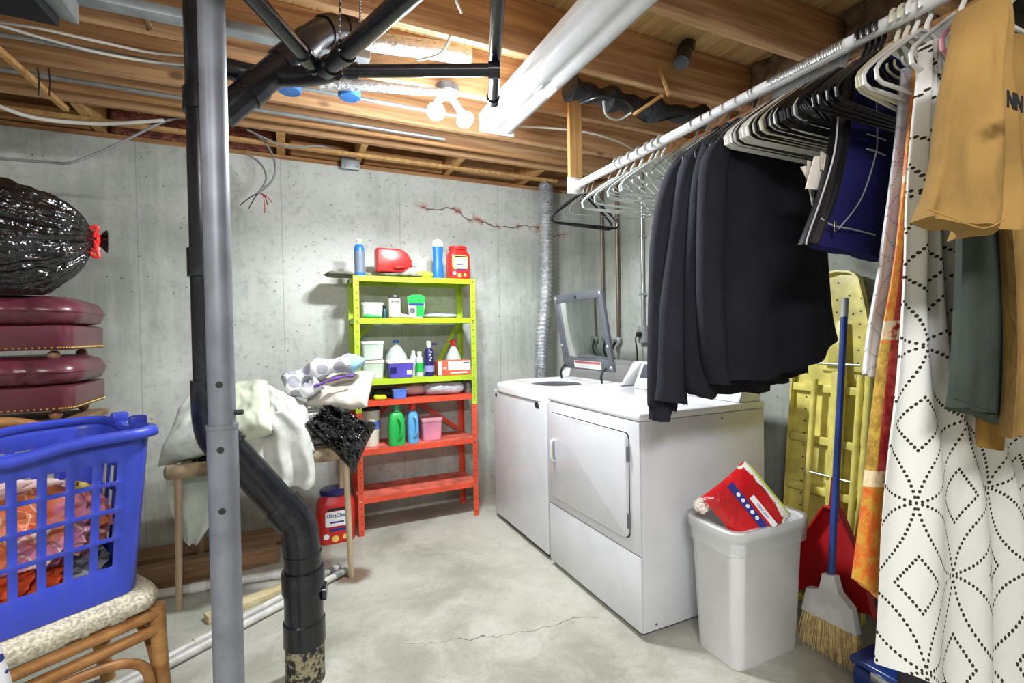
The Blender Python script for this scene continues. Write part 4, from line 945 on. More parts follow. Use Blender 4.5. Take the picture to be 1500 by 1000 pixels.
# blue box and things on the floor under the clothes
p = at(1298, 985, D=1.62)
t = thing('plastic_case', 'dark blue plastic case on the floor behind the hem of the dotted curtain', 'case', (p.x+.06, p.y, 0))
M_bc = plain('case_blue', (24, 56, 130), .25)
MB().bb(p.x-.02, p.x+.14, p.y-.10, p.y+.10, 0, .085, .02, 3).build('case_body', M_bc, t); MB().bb(p.x-.026, p.x+.146, p.y-.106, p.y+.106, .088, .115, .012, 3).build('case_lid', M_bc, t)
MB().bb(p.x-.034, p.x-.024, p.y-.03, p.y+.03, .07, .1, .003).build('latch', M_steel, t)
p = at(1400, 985, D=1.50)
sheetz('duffel', 'black crumpled bag on the floor under the dotted curtain', 'bag', p.x+.04, p.y+.0, 0, .30, .26, .22, M_dark, 21, amp=.03, n=18)
p = at(1425, 995, D=1.30)
# ================================================================ rod, hangers
XRd, ZR = 1.45, 2.043
rod = tag(MB().cyl((XRd, 2.31, ZR), (XRd, .02, ZR), .019, 24).build('hanging_rod', plain('rod_white', (232, 232, 230), .35, var=.02)), 'long white closet rod hung under the joists, crowded with hangers', 'rod')
tag(MB().bb(1.40, 1.50, .02, .045, ZR-.03, ZS-.06, .002, 1).build('hanging_board', M_stud), 'board carrying the near end of the rod beyond the yellow shirt', 'board')
t = thing('rod_flange', 'white metal bracket clasping the far end of the rod', 'bracket', (XRd, 2.27, ZR-.03))
MB().bb(XRd-.05, XRd+.05, 2.262, 2.2715, ZR-.045, ZR+.045, .004).build('plate', M_white, t); MB().tube([(XRd, 2.262, ZR), (XRd, 2.236, ZR)], .027, 18).build('cup', M_white, t)
M_hw = plain('hanger_white', (226, 226, 220), .35, var=.03); M_hc = plain('hanger_cream', (206, 202, 176), .4); M_hb = plain('hanger_black', (22, 22, 24), .3); M_hg2 = plain('hanger_pale', (190, 198, 192), .35)
def hooks(mb, r, R_=.0215, drop=.085):
    pts = [Vector((-R_*.9, 0, -R_*.5))]+[Vector((R_*math.cos(a), 0, R_*math.sin(a))) for a in [PI*1.05-PI*1.05*k/8 for k in range(9)]]
    pts = [Vector((0, p_.x, p_.z)) for p_ in pts]      # hook wraps the rod (rod runs along y): ring lies in xz
    pts = [Vector((p_.y, 0, p_.z)) for p_ in pts]
    pts += [Vector((R_*.8, 0, -.025)), Vector((.004, 0, -.048)), Vector((0, 0, -drop))]
    return mb.tube(pts, r, 8)
def hanger(kind, m, label, y, rz=0, dz=0, group=None, hw=.205, base=None, x=XRd):
    if base: return dup(base, loc=(x, y, ZR+dz), rot=(0, 0, rz), label=label)
    rt = .0048 if kind != 'wire' else .0016; hookr = .0055 if kind == 'thick' else .0022
    t = thing(kind_name[kind], label, 'hanger', (x, y, ZR+dz), rz, group)
    hooks(MB(), hookr, .0210 if hookr < .003 else .0250, .07).build('hook', M_steel if hookr < .003 else m, t, local=True)
    pts = [(.0, 0, -.066)]
    L = [(0, -.066), (.03, -.072), (.09, -.112), (.16, -.158), (hw-.01, -.185), (hw+.004, -.203), (hw, -.222), (hw-.02, -.229)]
    loop = [Vector((a, 0, b)) for a, b in L]+[Vector((0, 0, -.229))]+[Vector((-a, 0, b)) for a, b in reversed(L[1:])]
    if kind == 'flat':
        b = MB(); b.tube(loop, .0075, 8, closed=True)
        bmesh.ops.scale(b.bm, vec=(1, .55, 1), verts=b.bm.verts); b.build('shoulder_frame', m, t, local=True)
    else: MB().tube(loop, rt*(1.25 if kind == 'tube' else 1), 8, closed=True).build('shoulder_frame', m, t, local=True)
    if kind == 'thick': MB().tube(curve([(-.05, 0, -.125), (-.045, 0, -.14), (0, 0, -.145), (.045, 0, -.14), (.05, 0, -.125)], 3), .003, 6).build('strap_bar', m, t, local=True)
    return t
kind_name = {'tube': 'tube_hanger', 'flat': 'flat_hanger', 'wire': 'wire_hanger', 'thick': 'plastic_hanger'}
far_b = hanger('flat', M_hb, 'black plastic hanger at the far end of the rod, second of the pair', 2.205, .12)
hanger('thick', M_hb, 'black plastic hanger hanging empty at the very far end of the rod', 2.17, .02, dz=-.004, base=far_b)
far_b['label'] = 'black plastic hanger just behind its twin at the far end of the rod'
[tag(o, group='black hangers at the far end') for o in bpy.data.objects if o.get('label', '').startswith('black plastic hanger')]
hw0 = None; GW = 'white empty hangers on the far half of the rod'; LWt = 'white plastic hanger hanging empty between the black pair and the dark sweaters'
for k, y in enumerate((1.90, 1.86, 1.80, 1.74, 1.68, 1.64, 1.60)):
    if not hw0: hw0 = hanger('thick', M_hg2, LWt, y, .06, group=GW)
    else: hanger('thick', M_hg2, LWt, y, [.1, -.12, .05, .2, -.05, .12, 0, .08][k], dz=-.002, base=hw0)
wires = None; GX = 'wire hangers along the rod'
for k, y in enumerate((2.12, 1.98, 1.42, 1.37, 1.17)):
    lab = 'thin wire hanger hanging empty near the dark sweaters' if k > 1 else 'thin wire hanger hanging empty near the far end of the rod'
    if not wires: wires = hanger('wire', M_steel, lab, y, .25, group='wire hangers at the far end')
    else: o = hanger('wire', M_steel, lab, y, .1*k-.2, base=wires); o['group'] = 'wire hangers at the far end' if k < 2 else 'wire hangers by the sweaters'
seq = 'WWWWKWKKWWWWWKCKWKCKKWKKWKKKKKWKK'
protos = {}
y = 1.09
for k, ch in enumerate(seq):
    lab = {'W': 'white empty hanger packed tightly between the dark sweaters and the navy garment', 'K': 'black empty hanger packed tightly between the dark sweaters and the navy garment', 'C': 'cream empty hanger packed between the dark sweaters and the navy garment'}[ch]
    grp = {'W': 'packed white hangers', 'K': 'packed black hangers', 'C': 'packed cream hangers'}[ch]
    dz = -.012*((k*7) % 3)/2+(.012 if k in (14, 15, 20, 21) else 0)
    dz = min(dz, 0)
    if ch not in protos: protos[ch] = hanger('flat' if ch != 'W' else 'tube', {'W': M_hw, 'K': M_hb, 'C': M_hc}[ch], lab, y, 0, group=grp)
    else: o = hanger('', None, lab, y, random.uniform(-.03, .03), dz=-.0005, base=protos[ch], x=XRd)
    y -= .0072
hb2 = hanger('thick', M_hb, 'black thick-hooked hanger crowded on the rod above the navy garment', .815, 0, group='thick black hooks')
for k, y in enumerate((.80, .785, .77)): hanger('', None, hb2['label'], y, .03*k, base=hb2)
h3 = hanger('thick', M_hc, 'cream plastic hanger near the white dotted cloth, sticking out furthest', .735, .12, group='cream near hangers')
hanger('', None, 'cream plastic hanger near the white dotted cloth, just in front of its twin', .715, .06, base=h3)
h4 = hanger('thick', M_hw, 'white hanger holding the grey and white cloth strip', .695, .0, group='near white hangers')
hanger('', None, 'white hanger carrying the red and gold cloth', .668, .0, base=h4); hanger('', None, 'white hanger carrying the white dotted curtain', .60, 0, base=h4)
h5 = hanger('thick', plain('hanger_pink', (214, 140, 156), .4), 'pink plastic hanger behind the yellow shirt', .545, 0); hanger('thick', M_bluep, 'blue plastic hanger behind the yellow shirt', .525, 0)
hanger('thick', M_hb, 'black plastic hanger inside the grey green shirt', .495, 0); hanger('thick', M_hw, 'white hanger inside the yellow shirt', .445, 0)
# ================================================================ clothes
def hung(name, rows, Y, th, m, parent=None, amp=.01, nf=4, seed=1, nu=26, nv=26, sag=0, cap=True, amp0=.3, lean=0, xfold=0, ph=0):
    """a hanging garment panel: closed loft through (left x,y, right x,y) photo rows on the plane Y"""
    W = [(at(a, b, Y=Y), at(c, d, Y=Y)) for a, b, c, d in rows]
    R4 = [(l.x, l.z, r.x, r.z) for l, r in W]
    bm = bmesh.new(); uvl = bm.loops.layers.uv.new('UVMap'); uvd = {}
    ring_n = 2*nu; rings = []
    for j in range(nv+1):
        v = j/nv; lx, lz, rx, rz = ip(R4, v); w_ = rx-lx; ring = []
        hh = R4[0][1]-lz
        for k in range(ring_n):
            fr_ = k < nu
            u = k/nu if fr_ else 1-(k-nu)/nu
            u2 = .5-.5*math.cos(PI*u) if fr_ else u
            if fr_: u2 = u
            pr_ = max(0, 1-abs(2*u2-1)**3.2)**.6
            A_ = amp*(amp0+(1-amp0)*v)
            fold = math.sin(u2*nf*2*PI+ph+1.3*nz((u2*2, v*1.6, seed), 1, seed))*A_+nz((u2*6, v*3.5, seed), 1, seed+7)*A_*.7
            yy = Y+(-th/2 if fr_ else th/2)*pr_+fold+lean*v
            zz = lerp(lz, rz, u2)-sag*math.sin(PI*u2)*v
            if j == nv: zz += nz((u2*7, 0, seed), 1, seed+3)*amp*.8
            xx = lx+w_*u2+xfold*nz((u2*3, v*4, seed), 1, seed+11)*v
            p_ = bm.verts.new((xx, yy, zz)); uvd[p_] = (u2*max(w_, .05)*1.05 if fr_ else u2*w_, hh); ring.append(p_)
        rings.append(ring)
    for A, B in zip(rings, rings[1:]):
        for k in range(ring_n): 
            f = bm.faces.new((A[k], A[(k+1) % ring_n], B[(k+1) % ring_n], B[k]))
            for l_ in f.loops: l_[uvl].uv = uvd[l_.vert]
    bm.faces.new(rings[0][::-1]); 
    if cap: bm.faces.new(rings[-1])
    s = MB(); s.bm.free(); s.bm = bm
    return s.build(name, m, parent, smooth=60)
def cloth(name, col, var=.12, bump=.25, bs=160, rough=.9, wr=.3):
    t = MT(name, col, rough, spec=.2); co = t.co(); n = t.noise(co, 5, 3)
    t.base(t.mix(n.smooth(.3, .7), tuple(v*(1-var) for v in col), tuple(min(255, v*(1+var*.5)) for v in col)))
    t.bump(t.noise(co, bs, 2), bump, .002); t.bump(t.noise(co, 11, 3), wr, .012); return t.m
M_swt = cloth('black_knit', (30, 30, 37), wr=.6); M_swt2 = cloth('charcoal_knit', (38, 38, 46), wr=.6)
def sweater(Y, torso, sleeve, label, m, seed, **k):
    t = thing('sweater', label, 'sweater', tuple(at((torso[-1][0]+torso[-1][2])/2, torso[-1][1], Y=Y)), group='dark sweaters on the rod')
    hung('torso', torso, Y, .085, m, t, seed=seed, amp=.012, nf=2.5, **k)
    hung('sleeve', sleeve, Y-.01, .07, m, t, seed=seed+3, amp=.006, nf=1.5, nu=14, nv=22)
    a, b, c, d = torso[0]; p_ = at((a+c)/2, (b+d)/2, Y=Y)
    MB().tube(curve([p_+P3(-.05, .0, -.035), p_+P3(-.03, 0, .002), p_+P3(.03, 0, .002), p_+P3(.05, 0, -.035)], 4), .012, 8).build('collar', m, t)
    hanger('wire', M_steel, 'wire hanger inside the %s' % label.split(',')[0], Y, 0)
    return t
sweater(1.325, [(1040, 196, 1075, 190), (1006, 224, 1115, 222), (992, 250, 1128, 250), (986, 350, 1130, 350), (984, 470, 1130, 470), (982, 575, 1130, 575)],
        [(1000, 222, 1030, 212), (973, 262, 1010, 262), (957, 340, 994, 345), (953, 450, 990, 455), (951, 580, 990, 590), (955, 597, 982, 600), (957, 616, 978, 614)], 'dark sweater deepest on the rod, one sleeve hanging lowest', M_swt2, 2)
sweater(1.27, [(1058, 190, 1090, 184), (1020, 215, 1130, 215), (1010, 245, 1140, 245), (1004, 350, 1145, 350), (1003, 470, 1150, 470), (1003, 565, 1155, 560)],
        [(1014, 214, 1044, 206), (997, 250, 1030, 250), (984, 330, 1018, 335), (972, 440, 1006, 445), (968, 540, 1004, 545), (962, 586, 1006, 592)], 'dark sweater behind the middle two, sleeve ending in a squared cuff', M_swt2, 4)
sweater(1.215, [(1074, 184, 1104, 178), (1036, 210, 1150, 212), (1026, 240, 1165, 240), (1020, 350, 1175, 350), (1020, 470, 1180, 460), (1022, 565, 1185, 545)],
        [(1034, 206, 1062, 198), (1018, 255, 1048, 255), (1008, 350, 1040, 350), (1003, 450, 1042, 455), (1005, 555, 1048, 565), (1014, 576, 1040, 584)], 'dark sweater second from the front, sleeve rounded at the end', M_swt, 6)
sweater(1.15, [(1100, 172, 1130, 168), (1064, 194, 1168, 198), (1040, 216, 1190, 226), (1032, 246, 1199, 250), (1029, 340, 1208, 340), (1031, 440, 1216, 426), (1036, 510, 1222, 470), (1042, 556, 1227, 497)],
        [(1046, 206, 1078, 202), (1030, 244, 1064, 244), (1026, 350, 1060, 350), (1026, 440, 1060, 450), (1032, 520, 1062, 530), (1044, 562, 1064, 562)], 'wide black sweater in front of the others, covering them', M_swt, 8, sag=.05)
# navy padded garment with a zip
nv_ = thing('navy_garment', 'navy padded garment with pale piping and a metal zip pull', 'garment', tuple(at(1235, 370, Y=.86)))
M_nv = cloth('navy_cloth', (34, 32, 92), wr=.2)
hung('panel', [(1262, 86, 1300, 82), (1238, 112, 1335, 105), (1229, 160, 1338, 160), (1224, 205, 1334, 210), (1207, 285, 1322, 300), (1180, 356, 1300, 384)], .86, .045, M_nv, nv_, amp=.006, nf=1.5, seed=3)
hung('side_panel', [(1252, 96, 1264, 94), (1236, 116, 1247, 116), (1227, 160, 1240, 160), (1221, 205, 1236, 208), (1202, 285, 1219, 290), (1177, 356, 1190, 360)], .848, .045, M_hb, nv_, amp=.003, nf=1, seed=3, nu=8)
def seam(pts, Y, r, m, par, name='piping'): return MB().tube(curve([at(a, b, Y=Y) for a, b in pts], 5), r, 6).build(name, m, par)
M_pip = plain('piping_grey', (168, 168, 172), .7)
seam([(1228, 165), (1222, 225), (1203, 290), (1184, 345), (1181, 358)], .820, .0022, M_pip, nv_)
seam([(1285, 188), (1283, 225), (1262, 290), (1232, 331), (1229, 334)], .829, .002, M_pip, nv_); seam([(1203, 320), (1220, 330), (1250, 336), (1282, 344)], .829, .0022, M_pip, nv_)
seam([(1270, 196), (1284, 200), (1298, 206)], .829, .002, M_pip, nv_); seam([(1270, 218), (1284, 222), (1297, 228)], .829, .0025, M_pip, nv_); seam([(1284, 150), (1285, 196)], .829, .0016, M_pip, nv_)
z_ = at(1222, 331, Y=.826); MB().bb(z_.x-.005, z_.x+.005, z_.y-.004, z_.y+.002, z_.z-.016, z_.z+.014, .002).build('zip_pull', M_steel, nv_)
# white paper tags
for k, (ol, lab) in enumerate([(((1174, 244), (1192, 240), (1196, 260), (1191, 302), (1184, 262)), 'pale torn paper tag pinned lower beside the navy garment'), (((1194, 229), (1216, 228), (1213, 252), (1204, 278), (1181, 276)), 'crumpled white paper tag pinned to the edge of the navy garment')]):
    Yt = .90-.03*k; m = MB(); ps = [at(a, b, Y=Yt) for a, b in ol]; m.prism([(p_.x, p_.z) for p_ in ps], 'y', Yt, Yt+.004, .001)
    for i in range(3): q = ps[0].lerp(ps[2], .3+.2*i); m.box((q.x+.008, Yt-.004-.002*i, q.z), (.02, .002, .05), (0, .3*i, .2))
    tag(m.build('paper_tag', M_tiss), lab, 'tag')
# strips and curtain
def dots(name, base, dot, cell=.2, rd=.0035, faint=1.0, petals=True):
    t = MT(name, base, .85, spec=.2)
    tc_ = t.nt.nodes.new('ShaderNodeTexCoord'); x, y, _ = t.xyz(tc_.outputs['UV'])
    X, Y_ = (x*.766+y*.643)/cell, (y*.766-x*.643)/cell; a, b = X.fr(), Y_.fr(); rr_ = rd/cell
    R_, h_, nd = .908, .758, 22
    def arc(p_, q_):     # lens shaped petals between neighbouring stars along p_
        v_ = ((q_+.5).fr()-.5).ab(); k_ = ((p_*nd+.5).fr()-.5)/nd; pq = p_-k_; c_ = pq-.5
        e_ = v_-((R_*R_-(c_*c_)).sqrt()-h_)
        return (k_*k_+e_*e_).sqrt().lt(rr_)
    mask = arc(a, b).mx(arc(b, a))
    # small square inside every cell
    sa, sb = (a-.5).ab(), (b-.5).ab(); md = sa.mx(sb)-.17; mi = sa.mn(sb); ks = ((mi/.0425+.5).fr()-.5)*.0425
    mask = mask.mx(((md*md+ks*ks).sqrt().lt(rr_))*mi.lt(.19))
    t.base(t.mix(mask*faint, base, dot)); co = t.co(); t.bump(t.noise(co, 200, 2), .15, .001); t.bump(t.noise(co, 7, 3), .35, .02)
    return t.m
M_dot = dots('dotted_cotton', (226, 226, 220), (58, 52, 40), cell=.235, rd=.0036)
M_dotf = dots('faint_dotted_cotton', (214, 216, 220), (150, 152, 158), .17, .003, .7)
o = hung('cloth_strip', [(1322, 100, 1350, 95), (1314, 190, 1345, 190), (1303, 290, 1338, 290), (1288, 390, 1330, 390), (1273, 480, 1318, 480), (1266, 548, 1306, 556)], .70, .02, M_dotf, amp=.006, nf=2, seed=5)
tag(o, 'grey white cloth with faint dots hanging between the navy garment and red cloth', 'cloth')
def saree():
    t = MT('red_gold_brocade', (150, 30, 40), .6); tc_ = t.nt.nodes.new('ShaderNodeTexCoord'); u, v, _ = t.xyz(tc_.outputs['UV']); co = t.co()
    n = t.noise(co, 26, 4, .7); fine = t.noise(t.co(scale=(60, 60, 8)), 2, 2)
    edge = (u+(n-.5)*.01-v*.022).gt(.010)
    lowc = t.mix(n.smooth(.4, .6), (206, 96, 34), (196, 150, 50))
    gold = t.mix(n.smooth(.4, .62), (196, 160, 66), (150, 116, 44))
    band2 = v.gt(.98); c1 = t.mix(v.gt(.66)*v.lt(.98), t.mix(n.smooth(.4, .6), (216, 110, 44), (226, 160, 60)), gold)
    c1 = t.mix(band2, c1, lowc); c2 = t.mix(n.smooth(.4, .65), (158, 22, 36), (206, 90, 80)); c2 = t.mix(v.gt(.98), c2, lowc)
    c = t.mix(edge, c1, c2)
    br_ = (v-.63).ab().lt(.022)+(v-.26).ab().lt(.02)+(v-.965).ab().lt(.018)
    c = t.mix(br_.clamp()*n.smooth(.4, .5), c, (226, 206, 170)); t.base(c); t.bump(n, .6, .01); t.bump(fine, .2, .002); return t.m
o = hung('brocade_cloth', [(1340, 100, 1356, 100), (1330, 200, 1352, 200), (1320, 300, 1348, 300), (1308, 400, 1342, 400), (1290, 520, 1330, 520), (1274, 650, 1322, 650), (1262, 760, 1316, 765), (1252, 846, 1306, 895)], .665, .018, saree(), amp=.006, nf=1.5, seed=8, nv=40)
tag(o, 'long red, orange and gold brocade cloth hanging left of the dotted curtain', 'cloth')
cur = hung('dotted_curtain', [(1352, 64, 1366, 60), (1348, 110, 1374, 108), (1341, 190, 1382, 190), (1335, 290, 1396, 290), (1332, 380, 1410, 380), (1326, 470, 1428, 470), (1319, 560, 1460, 560), (1311, 650, 1515, 650), (1304, 760, 1550, 760), (1299, 870, 1560, 880), (1294, 978, 1560, 1035)], .60, .03, M_dot, amp=.018, nf=4.2, seed=12, nu=90, nv=60, amp0=.15, ph=.6, xfold=.012)
tag(cur, 'long white curtain printed with dark dotted petals and squares, reaching nearly the floor', 'curtain')
o = hung('tan_garment', [(1440, 300, 1520, 300), (1440, 450, 1500, 450), (1437, 560, 1468, 560), (1436, 640, 1463, 650), (1440, 655, 1458, 658)], .545, .03, cloth('tan_cloth', (178, 134, 66)), amp=.004, nf=1, seed=4, nu=12)
tag(o, 'tan garment whose corner shows below the grey green sleeve', 'garment')
gs = thing('green_shirt', 'dark grey green shirt hanging just behind the yellow shirt', 'shirt', tuple(at(1440, 620, Y=.50)))
M_gs = cloth('grey_green', (62, 70, 62))
hung('sleeve', [(1424, 120, 1480, 110), (1412, 240, 1486, 240), (1408, 330, 1486, 330), (1405, 440, 1490, 440), (1400, 520, 1488, 530), (1395, 594, 1472, 622)], .50, .05, M_gs, gs, amp=.008, nf=1.2, seed=9)
seam([(1397, 583), (1435, 597), (1474, 609)], .472, .0016, plain('seam_dark', (44, 50, 46), .9), gs, 'hem_stitch')
hung('torso', [(1452, 60, 1600, 60), (1470, 240, 1640, 240), (1485, 420, 1640, 420), (1500, 560, 1640, 560)], .515, .04, M_gs, gs, amp=.008, nf=1.2, seed=10)
ys_ = thing('yellow_shirt', 'mustard yellow short sleeved shirt with dark lettering at the near end of the rod', 'shirt', tuple(at(1480, 640, Y=.44)))
M_ys = cloth('mustard_cotton', (150, 118, 66), wr=1.0)
hung('torso', [(1452, 22, 1700, 250), (1450, 70, 1700, 290), (1458, 150, 1700, 330), (1468, 260, 1700, 350), (1476, 380, 1700, 380), (1478, 500, 1700, 500), (1466, 636, 1700, 640)], .445, .05, M_ys, ys_, amp=.02, nf=5, seed=14, nu=60, amp0=.7)
hung('sleeve', [(1432, 2, 1450, 2), (1416, 40, 1454, 40), (1402, 110, 1460, 110), (1384, 200, 1468, 200), (1371, 270, 1474, 280), (1362, 314, 1468, 338)], .425, .055, M_ys, ys_, amp=.017, nf=1.9, seed=15, nu=60, amp0=.5, nv=30, sag=.02)
seam([(1357, 305), (1392, 318), (1440, 334), (1472, 322)], .376, .0012, plain('seam_tan', (170, 128, 56), .9), ys_, 'hem_stitch')
Mt = frame_at(at(1487, 150, Y=.352), (1, 0, 0))
text('NN', .034, Mt, M_txt_k, ys_, bold=.0012)
dg = hung('dark_garment', [(1440, -70, 1700, -70), (1448, 40, 1700, 40), (1456, 120, 1700, 150), (1466, 200, 1700, 260)], .475, .03, cloth('dark_brown_cloth', (40, 36, 30)), amp=.012, nf=3, seed=19)
tag(dg, 'dark garment shoulder showing above the yellow shirt at the frame corner', 'garment')
# clear clips near the end of the rod
for k, (a, b) in enumerate(((1470, 28), (1490, 60))):
    p_ = at(a, b, Y=.38); t = thing('clip_hanger', ('shiny clear clip hanger catching light above the yellow shirt', 'second shiny clear clip hanger, lower and nearer the frame edge')[k], 'hanger', (1.45, .40-.03*k, ZR))
    hooks(MB(), .0016, .021, .10).build('hook', M_steel, t, local=True)
    MB().bb(-.37+.03*k, .37-.03*k, -.006, .006, -.135, -.12, .003).build('bar', M_clear, t, local=True)
    for s_ in (-.35+.03*k, .35-.03*k): MB().bb(s_-.012, s_+.012, -.012, .012, -.19, -.115, .004).build('clip', M_steel, t, local=True)
# ================================================================ rattan chair, laundry basket
E1c, E2c = Vector((-.836, -.549, 0)), Vector((-.549, .836, 0))
Cc = Vector((-.375, 1.855, 0))
def CP(a, b, z): return Cc+E1c*a+E2c*b+Vector((0, 0, z))
ch = thing('rattan_chair', 'rattan chair with a pale padded seat carrying the blue basket', 'chair', tuple(CP(.25, .23, 0)))
def rr4(r0, z, g=0): return [CP(.25+a, .23+b, z) for a, b in rrect(-.25-g, .25+g, -.24-g, .24+g, r0, 6)]
M_seat = plain('seat_weave', (196, 188, 166), .95, var=.22, vs_=110, bump=.6, bs=260)
MB().loops([rr4(.05, .415, -.02), rr4(.06, .425, .004), rr4(.07, .455, .012), rr4(.07, .478, -.0), rr4(.06, .485, -.03)]).build('seat', M_seat, ch, smooth=60)
def rt(name, pts, r, n=6): return MB().tube(curve(pts, n), r, 12).build(name, M_ratt, ch)
for z in (.395, .345):
    for a0, b0, a1, b1 in ((.0, .0, .5, .0), (0, 0, 0, .46), (.5, 0, .5, .46), (0, .46, .5, .46)):
        rt('seat_rail', [CP(a0, b0, z), CP((a0+a1)/2, (b0+b1)/2, z), CP(a1, b1, z)], .017)
rt('leg', [CP(.005, .005, .42), CP(.0, .0, .2), CP(-.015, -.015, .0)], .022)
rt('leg', [CP(.5, .005, .42), CP(.505, .0, .2), CP(.52, -.015, .0)], .022)
rt('leg', [CP(.06, .40, .42), CP(.02, .44, .2), CP(-.02, .475, .0)], .022)
rt('leg', [CP(.44, .40, .42), CP(.48, .44, .2), CP(.52, .475, .0)], .022)
for pts in ([CP(.03, -.012, .16), CP(.05, -.012, .25), CP(.12, -.012, .30), CP(.25, -.012, .315), CP(.38, -.012, .30), CP(.45, -.012, .25), CP(.47, -.012, .16)],
            [CP(.0, .03, .16), CP(0, .06, .26), CP(0, .14, .31), CP(0, .32, .31), CP(0, .40, .26), CP(0, .43, .16)]): rt('arched_brace', pts, .014)
for k, (g, zt_) in enumerate(((0, .985), (.035, .95))):
    rt('back_hoop', [CP(.03+g, .47, .42), CP(.0+g, .50, .62), CP(.03+g, .52, .82), CP(.12+g*.6, .53, zt_-.04), CP(.25, .54, zt_), CP(.38-g*.6, .53, zt_-.04), CP(.47-g, .52, .82), CP(.50-g, .50, .62), CP(.47-g, .47, .42)], .018 if not k else .013)
m = MB()
for k in range(7):
    a = .06+k*.055
    m.tube([CP(a, .51, .55), CP(a+.1, .525, .86)], .006, 6); m.tube([CP(.44-k*.055+.0, .51, .55), CP(.34-k*.055, .525, .86)], .006, 6)
m.build('back_lattice', plain('lattice_brown', (96, 66, 40), .5), ch)
bk = thing('laundry_basket', 'blue plastic laundry basket full of coloured clothes on the rattan chair', 'basket', tuple(CP(.32, .22, .487)))
M_bb = plain('basket_blue', (52, 68, 178), .38, var=.05)
LBX, LBY = .29, .20
def bper(s, z):
    """point on the rounded, flared outline at arc fraction s"""
    f = (z-.488)/.49; hx, hy, r = LBX+.045*f, LBY+.03*f, .05+.02*f
    segs = [('l', 2*(hx-r)), ('c', PI*r/2), ('l', 2*(hy-r)), ('c', PI*r/2)]*2
    return hx, hy, r
def bpt(side, t_, z, off=0):
    hx, hy, r = bper(0, z); hx += off; hy += off; r += off
    k = side // 2
    L = {0: ((hx-r, -hy), (-hx+r, -hy)), 1: ((-hx, -hy+r), (-hx, hy-r)), 2: ((-hx+r, hy), (hx-r, hy)), 3: ((hx, hy-r), (hx, -hy+r))}
    A_ = {0: (-hx+r, -hy+r, 270), 1: (-hx+r, hy-r, 180), 2: (hx-r, hy-r, 90), 3: (hx-r, -hy+r, 0)}
    if side % 2 == 0: (x0, y0_), (x1, y1_) = L[k]; x, y = lerp(x0, x1, t_), lerp(y0_, y1_, t_)
    else: cx_, cy_, a0_ = A_[k]; an_ = math.radians(a0_-90*t_); x, y = cx_+r*math.cos(an_), cy_+r*math.sin(an_)
    # local x>0 points to the chair corner (px right)
    return CP(.335-x, .215+y, z)
cols = []   # (side,t,windowstart?)
for side in range(8):
    if side % 2 == 1:
        for k in range(5): cols.append((side, k/5, False))
    else:
        nwin = 8 if side in (0, 4) else 5
        cols.append((side, 0, False))
        for k in range(nwin):
            a = .05+.9*k/nwin; cols.append((side, a, True)); cols.append((side, a+.9/nwin*.66, False))
        cols.append((side, .95, False))
zr = [.488, .50, .585, .66, .672, .745, .757, .825, .837, .895, .94, .965]
bm = bmesh.new(); V = []
for s_, t_, w_ in cols:
    V.append([bm.verts.new(bpt(s_, t_, z)) for z in zr])
for i in range(len(cols)):
    for j in range(len(zr)-1):
        if cols[i][2] and j in (2, 4, 6, 8): continue
        bm.faces.new((V[i][j], V[(i+1) % len(cols)][j], V[(i+1) % len(cols)][j+1], V[i][j+1]))
bm.faces.new([v[0] for v in V][::-1])
mb = MB(); mb.bm.free(); mb.bm = bm; mb.build('basket_wall', M_bb, bk, solid=.005, smooth=30)
rim_ = []
for side in range(8):
    for k in range(10 if side % 2 == 0 else 6):
        t_ = k/(10 if side % 2 == 0 else 6); dz = 0
        if side % 2 == 0: dz = -.022*math.exp(-((t_-.5)/.16)**2)
        rim_.append(lambda off, ddz, side=side, t_=t_, dz=dz: bpt(side, t_, .968, off)+Vector((0, 0, dz+ddz)))
rl = [[f(o_, z_) for f in rim_] for o_, z_ in ((-.006, -.01), (-.004, .006), (.004, .013), (.020, .010), (.026, .002), (.026, -.014))]
MB().loops(rl, cap0=False, cap1=False).build('rim', M_bb, bk, solid=.004, smooth=40)
for side, tt in ((6, .5), (2, .5)):
    p_, q_ = bpt(side, tt-.22, .985, .01), bpt(side, tt+.22, .985, .01)
    for e_ in (p_, q_): MB().box(e_, (.05, .03, .035), Euler((0, 0, .6)).to_matrix().to_4x4(), .01).build('handle_post', M_bb, bk)
def plaid():
    t = MT('orange_plaid', (214, 110, 70), .85); co = t.co(); n = t.noise(co, 6, 3); x, y, z = t.xyz(co)
    c = t.mix(n.smooth(.45, .6), (222, 128, 84), (214, 140, 176)); l_ = ((x*14+z*8).fr()).lt(.07)+((y*14-z*9).fr()).lt(.07)
    c = t.mix(l_.clamp()*.7, c, (240, 226, 200)); t.base(c); t.bump(n, .5, .02); return t.m
